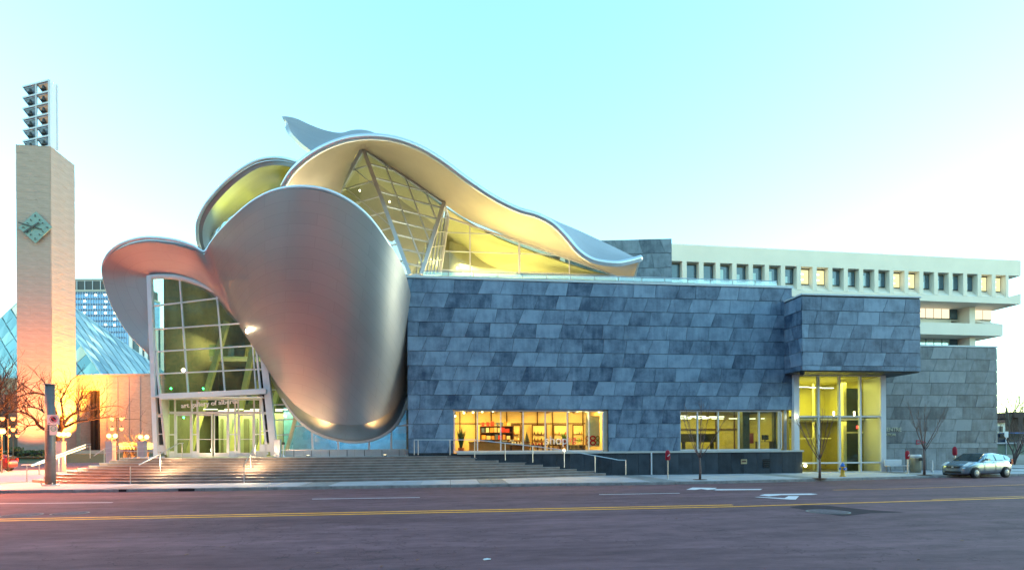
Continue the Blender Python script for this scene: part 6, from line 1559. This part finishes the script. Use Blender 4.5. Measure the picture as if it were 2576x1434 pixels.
M_sky1 = mat('dark_blue_window', (.05,.10,.14), .06, spec=1, var=0); M_lw = emis('court_lit_window', (1,.93,.42), .16)
lit = {13:1, 12:1, 7:1, 6:1, 1:1, 0:1}
nwin = int((SL-s_last)/pit)
pb = MB()
for i in range(-0, nwin):
    s0 = s_last+i*pit
    sL = s0; sR = s0-ow_   # opening from sR..sL
    # pier left of the opening
    LB(sL, sL+pit-ow_, 0, DEP, ZS0, ZF0, 'pier', M_law)
    # sloping sill
    a = Ao+ts*sR; m = MB(); m.prism([a+Vector((0,0,ZS0-.02)), a+bn_*DEP+Vector((0,0,ZS0+1.0)), a+bn_*DEP+Vector((0,0,ZS0-.02))], ts*ow_); m.build('sloping_sill', M_law, law)
    wz0, wz1 = ZS0+1.05, ZF0-.15
    wf = LB(sR+.02, sL-.02, DEP-.12, DEP, wz0, wz1, 'window', M_dark)
    LB(sR+.12, sL-.12, DEP-.16, DEP-.12, wz0+.08, wz1-.08, 'pane', M_lw if i in lit else M_sky1, wf)
    if i not in lit and i < 19:
        LB(sL-.12-(ow_-.3)*.5, sL-.12, DEP-.19, DEP-.165, wz0+.08, wz1-.5-(i % 3)*.3, 'blind', mat('window_reflection', (.45,.62,.66), .3, var=0) if 'window_reflection' not in bpy.data.materials else bpy.data.materials['window_reflection'], wf)  # flat pale panel painted as a reflection in the pane
    elif i in lit:
        for q in range(2): LB(sL-.9, sL-.25, DEP-.22, DEP-.165, wz0+.55+q*.8, wz0+.72+q*.8, 'ceiling_lamp', emis('tube_glow', (1,.97,.7), .6) if 'tube_glow' not in bpy.data.materials else bpy.data.materials['tube_glow'], wf)
LB(s_end-.0, s_last-ow_, 0, DEP, ZS0, ZF0, 'pier', M_law)
LB(2.6, SL, 0, 22, ZB, ZS0-.03, 'lower_band', M_law)
m = MB(); m.prism([Ao+Vector((0,0,ZB)), Ao+Vector((0,0,ZB+1.6)), Ao+ts*2.6+Vector((0,0,ZS0-.03)), Ao+ts*2.6+Vector((0,0,ZB))], bn_*22); m.build('band_end', M_law, law)
for s_ in [x*pit+s_last for x in range(0, nwin, 1)]:
    pass
# lower storeys
LB(7.5, SL, 4.2, 22, 12, ZB-.01, 'core_wall', M_law)
z1a, z1b = zf(2400,803,4), zf(2400,771,4)
z2a, z2b = zf(2350,872,4), zf(2350,842,4)
M_strip = emis('court_strip_glow', (1,.84,.55), .17); M_strip2 = mat('sky_strip_window', (.45,.55,.55), .08, spec=1, var=0, metal=.4)
sc0, sc1 = (PL(2421,790,Ao+bn_*4,bn_)-Ao).dot(ts), (PL(2330,790,Ao+bn_*4,bn_)-Ao).dot(ts)
def strip(s0, s1, za, zb, n_, mt, nme='strip_window', dark_last=False):
    f_ = LB(s0, s1, 4.05, 4.19, za, zb, nme, M_dark)
    w_ = (s1-s0)/n_
    for k in range(n_):
        LB(s0+k*w_+.07, s0+(k+1)*w_-.07, 4.0, 4.05, za+.1, zb-.1, 'pane', M_sky1 if (dark_last and k == 0) else mt, f_)
s_col = (PL(2433,820,Ao+bn_*3,bn_)-Ao).dot(ts)
sA, sB = (PL(2500,790,Ao+bn_*4,bn_)-Ao).dot(ts), s_col
sA = (PL(2497,790,Ao+bn_*4,bn_)-Ao).dot(ts)
LB(sA-.0, 7.6, 4.25, 20, z1a-.2, ZB-.02, 'east_bay', M_law)
strip(sA+.1, s_col-.6, z1a, z1b, 3, M_strip)
strip(s_col+.6, s_col+9, z1a, z1b, 6, M_strip, dark_last=True)
LB(s_col-.55, s_col+.45, 2.2, 5, 12, ZB-.01, 'column', M_law)
zc0, zc1 = zf(2500,841), zf(2500,811)
sq = (PL(2523,830,Ao+bn_*1,bn_)-Ao).dot(ts)
LB(sq, SL, 1.0, 22, zc0, zc1, 'balcony_band', M_law)
m = MB(); m.prism([Ao+ts*sq+bn_*1+Vector((0,0,zc1)), Ao+ts*(sq+3)+bn_*1+Vector((0,0,zc1)), Ao+ts*(sq+3)+bn_*3.5+Vector((0,0,z1a-.1)), Ao+ts*(sq+1.8)+bn_*3.5+Vector((0,0,z1a-.1))], bn_*12); m.build('sloped_band', M_law, law)
strip(s_col+.6, s_col+9, z2a, z2b, 6, M_strip2, dark_last=True)
LB(s_col-.4, SL, 4.25, 20, 8, z2a, 'base_wall', M_law)

# ------------------------------------------------------------------ far right background
Zb = 75
def RB(u0, u1, v0, v1, Z, th, name, mt, label=None, cat=None, parent=None):
    a = D(u0, v1, Z); b = D(u1, v1, Z); t = D((u0+u1)/2, v0, Z)
    d = (b-a); d.z = 0; n_ = Vector((-d.y, d.x, 0)).normalized()*th
    return MB().prism([a, b, b+n_, a+n_], (0,0,max(.05, t.z-min(a.z,b.z)))).build(name, mt, parent, label=label, cat=cat)
RB(2500,2700,1116,1143,52,.5,'retaining_wall', mat('mossy_concrete', (.20,.24,.19), .8, var=.15), 'low greenish concrete retaining wall behind the car', 'wall')
RB(2500,2700,1113,1116.2,51.8,.8,'wall_coping', M_conc, 'pale coping course on the retaining wall at far right', 'coping')
hs = empty('white_house', D(2535,1092,110), 'white gabled house seen past the right end of the slate wing', 'house')
RB(2505,2562,1062,1096,110,10,'wall', M_white, parent=hs); RB(2500,2545,1046,1062,109,12,'roof', mat('red_brown_roof', (.16,.08,.07), .8), parent=hs)
for u in (2517,2540): RB(u,u+6,1072,1086,109.6,.2,'window', M_dark, parent=hs)
vd = empty('brown_pavilion', D(2590,1092,95), 'dark brown flat roofed structure at the right photo edge', 'pavilion')
RB(2552,2640,1036,1050,95,10,'roof_slab', mat('dark_brown', (.06,.035,.035), .8), parent=vd); RB(2562,2574,1050,1092,95,2,'column', bpy.data.materials['dark_brown'], parent=vd); RB(2580,2640,1050,1092,97,4,'wall', mat('plum_wall', (.13,.10,.12), .8), parent=vd)
bs = empty('dark_bus', D(2550,1110,60), 'long dark blue bus passing behind the retaining wall', 'bus')
RB(2506,2680,1090,1113,60,2.4,'body', mat('navy_paint', (.02,.035,.07), .25, coat=.4), parent=bs); RB(2516,2670,1092,1100,59.9,.1,'window_band', M_black, parent=bs); RB(2552,2600,1087.5,1090,60.2,2,'roof_panel', mat('bright_blue', (.03,.15,.5), .4), parent=bs)
for u in (2540,2640):
    c = D(u,1114,59.8); MB().lathe([(.45,-.12),(.45,.12)], (0,0,0), 16).xform(Matrix.Translation(c) @ Matrix.Rotation(math.pi/2,4,'X')).build('wheel', M_black, bs)
for (u, v, Z, h, lb, sd) in ((2520,1098,95,13.5,'tall bare tree rising beside the right edge of the slate wing',41),(2568,1096,100,10.5,'bare tree over the dark pavilion at far right',42),(2545,1096,120,12,'thin bare tree behind the white house',43)):
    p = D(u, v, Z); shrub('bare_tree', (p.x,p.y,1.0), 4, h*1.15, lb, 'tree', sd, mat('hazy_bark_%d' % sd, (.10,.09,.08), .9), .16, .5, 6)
g = G(2552,1180,.15); g2 = D(2552,1150,50)
shrub('young_tree', (g2.x,g2.y,.2), 5, 5.5, 'young bare tree beyond the back of the silver car', 'tree', 45, M_barkr, .07, .35, 4)
gp = D(2531,1150,52); o = empty('thin_post', gp, 'thin pale sign post standing right of the slate wing', 'post'); MB().tube([(gp.x,gp.y,.2),(gp.x,gp.y,D(2531,1085,52).z)], .05, 6).build('shaft', M_white, o); MB().box(gp.x-.2,gp.x+.2,gp.y-.05,gp.y-.02,D(2531,1100,52).z,D(2531,1085,52).z).build('plate', M_white, o)
# little red triangle on the wing
tri = [P(u, v, YR-.05) for u, v in ((2306,1107),(2306,1117),(2329,1112))]
m = MB()
for i in range(3): m.beam(tri[i], tri[(i+1) % 3], .06, .02, up=(0,-1,0))
m.build('red_triangle_sign', M_red, None, label='thin red triangle outline on the grey slate wing behind the young tree', cat='sign')
g = P(2345,1178,34.5); o = empty('bollard', (g.x,g.y,.15), 'slim pale bollard just left of the silver car', 'bollard'); MB().tube([(g.x,g.y,.15),(g.x,g.y,.95)], .05, 8).build('shaft', M_white, o); MB().lathe([(.09,.15),(.07,.22)], (g.x,g.y,0), 10).build('foot', M_grey, o)

# ------------------------------------------------------------------ blocks across the street, seen only in the glass and steel
M_be = mat('beige_facade', (.24,.18,.15), .8, var=.08, scale=.2)
for k, (x0, x1, y1, hgt, lb) in enumerate(((-95,-6,-16,34,'beige slab block with window bands mirrored in the entrance glass'),(-2,42,-18,30,'taller brown slab block mirrored in the office window strip'),(46,120,-18,24,'low brown slab block mirrored in the lobby glass'))):
    o = empty('street_block', ((x0+x1)/2, y1, 0), lb, 'building')
    MB().box(x0,x1,y1-20,y1,0,hgt).build('facade', M_be, o)
    z = 3.2
    while z < hgt-1.5:
        x = x0+1
        while x < x1-4:
            MB().box(x,x+3.4,y1+.01,y1+.08,z,z+1.6).build('window', M_sky1, o); x += 4.4
        z += 3.4
for k, (x, lb) in enumerate(((-28,'bare tree mirrored in the left entrance panes'),(-17,'bare tree mirrored in the middle entrance panes'),(14,'bare tree mirrored in the office window panes'))):
    shrub('street_tree', (x,-11,0), 5, 8.5, lb, 'tree', 60+k, M_bark, .14, .35, 5)

for k, (x, y, z, lb) in enumerate(((-27.5,31,6.5,'tall sodium street lamp on the near left corner whose glow colours the copper canopy'),(-40,33,8.0,'tall sodium street lamp on the far left corner whose glow colours the copper canopy'),(-31,16,8.5,'tall sodium street lamp nearest the camera on the left'))):
    o = empty('tall_street_lamp', (x,y,0), lb, 'street lamp')
    MB().tube([(x,y,0),(x,y,z+.5),(x+.8,y,z+.9)], .08, 8).build('post', M_dark, o); MB().lathe([(.05,-.2),(.35,-.12),(.3,.08),(.05,.12)], (x+.9,y,z+.8), 12).build('lamp_head', M_glow, o)
    spot('sodium_light', (x+.9,y,z+.4), (x+3,y-2,0), 2600 if k else 2000, (1,.24,.05), 120, .6, .5)

for (u, lb) in ((775,'small bright ground uplight under the left side of the steel funnel'),(968,'small bright ground uplight under the right side of the steel funnel')):
    c = P(u, 1140, 36.2); o = empty('ground_uplight', (c.x, c.y, ZT), lb, 'light', 'uplights under the funnel')
    MB().lathe([(.12,0),(.13,.08),(.10,.10)], (c.x,c.y,ZT), 12).build('housing', M_grey, o); MB().lathe([(.09,.10),(.09,.105)], (c.x,c.y,ZT), 12).build('lens', M_bulb, o)
    spot('uplight_beam', (c.x, c.y, ZT+.15), P(u+(15 if u < 800 else 2), 1000, 35.4), 120, (1,.58,.20), 75, 1, .25)

for k, (x, lb, pw) in enumerate(((-24,'sodium street lamp on the near pavement, left of the viewpoint',260),)):
    y, z = -9.5, 7.5
    o = empty('tall_street_lamp', (x,y,0), lb, 'street lamp')
    MB().tube([(x,y,0),(x,y,z+.5),(x,y+.8,z+.9)], .08, 8).build('post', M_dark, o); MB().lathe([(.05,-.2),(.35,-.12),(.3,.08),(.05,.12)], (x,y+.9,z+.8), 12).build('lamp_head', M_glow, o)
    point('sodium_light', (x,y+.9,z+.3), pw, (1,.17,.05), .3)

# brick block down the cross street to the west, outside the frame but mirrored in the canopy
o = empty('brick_block', (-75,10,0), 'reddish brick block west of the crossing, mirrored in the copper coloured canopy', 'building')
MB().box(-95,-58,-16,48,0,30).build('facade', mat('red_brick_facade', (.27,.145,.115), .8, var=.12, scale=.3), o)
for z in (3,6.5,10,13.5,17,20.5,24):
    for y in range(-12, 44, 6): MB().box(-57.98,-57.9,y,y+3,z,z+1.7).build('window', M_sky1, o)
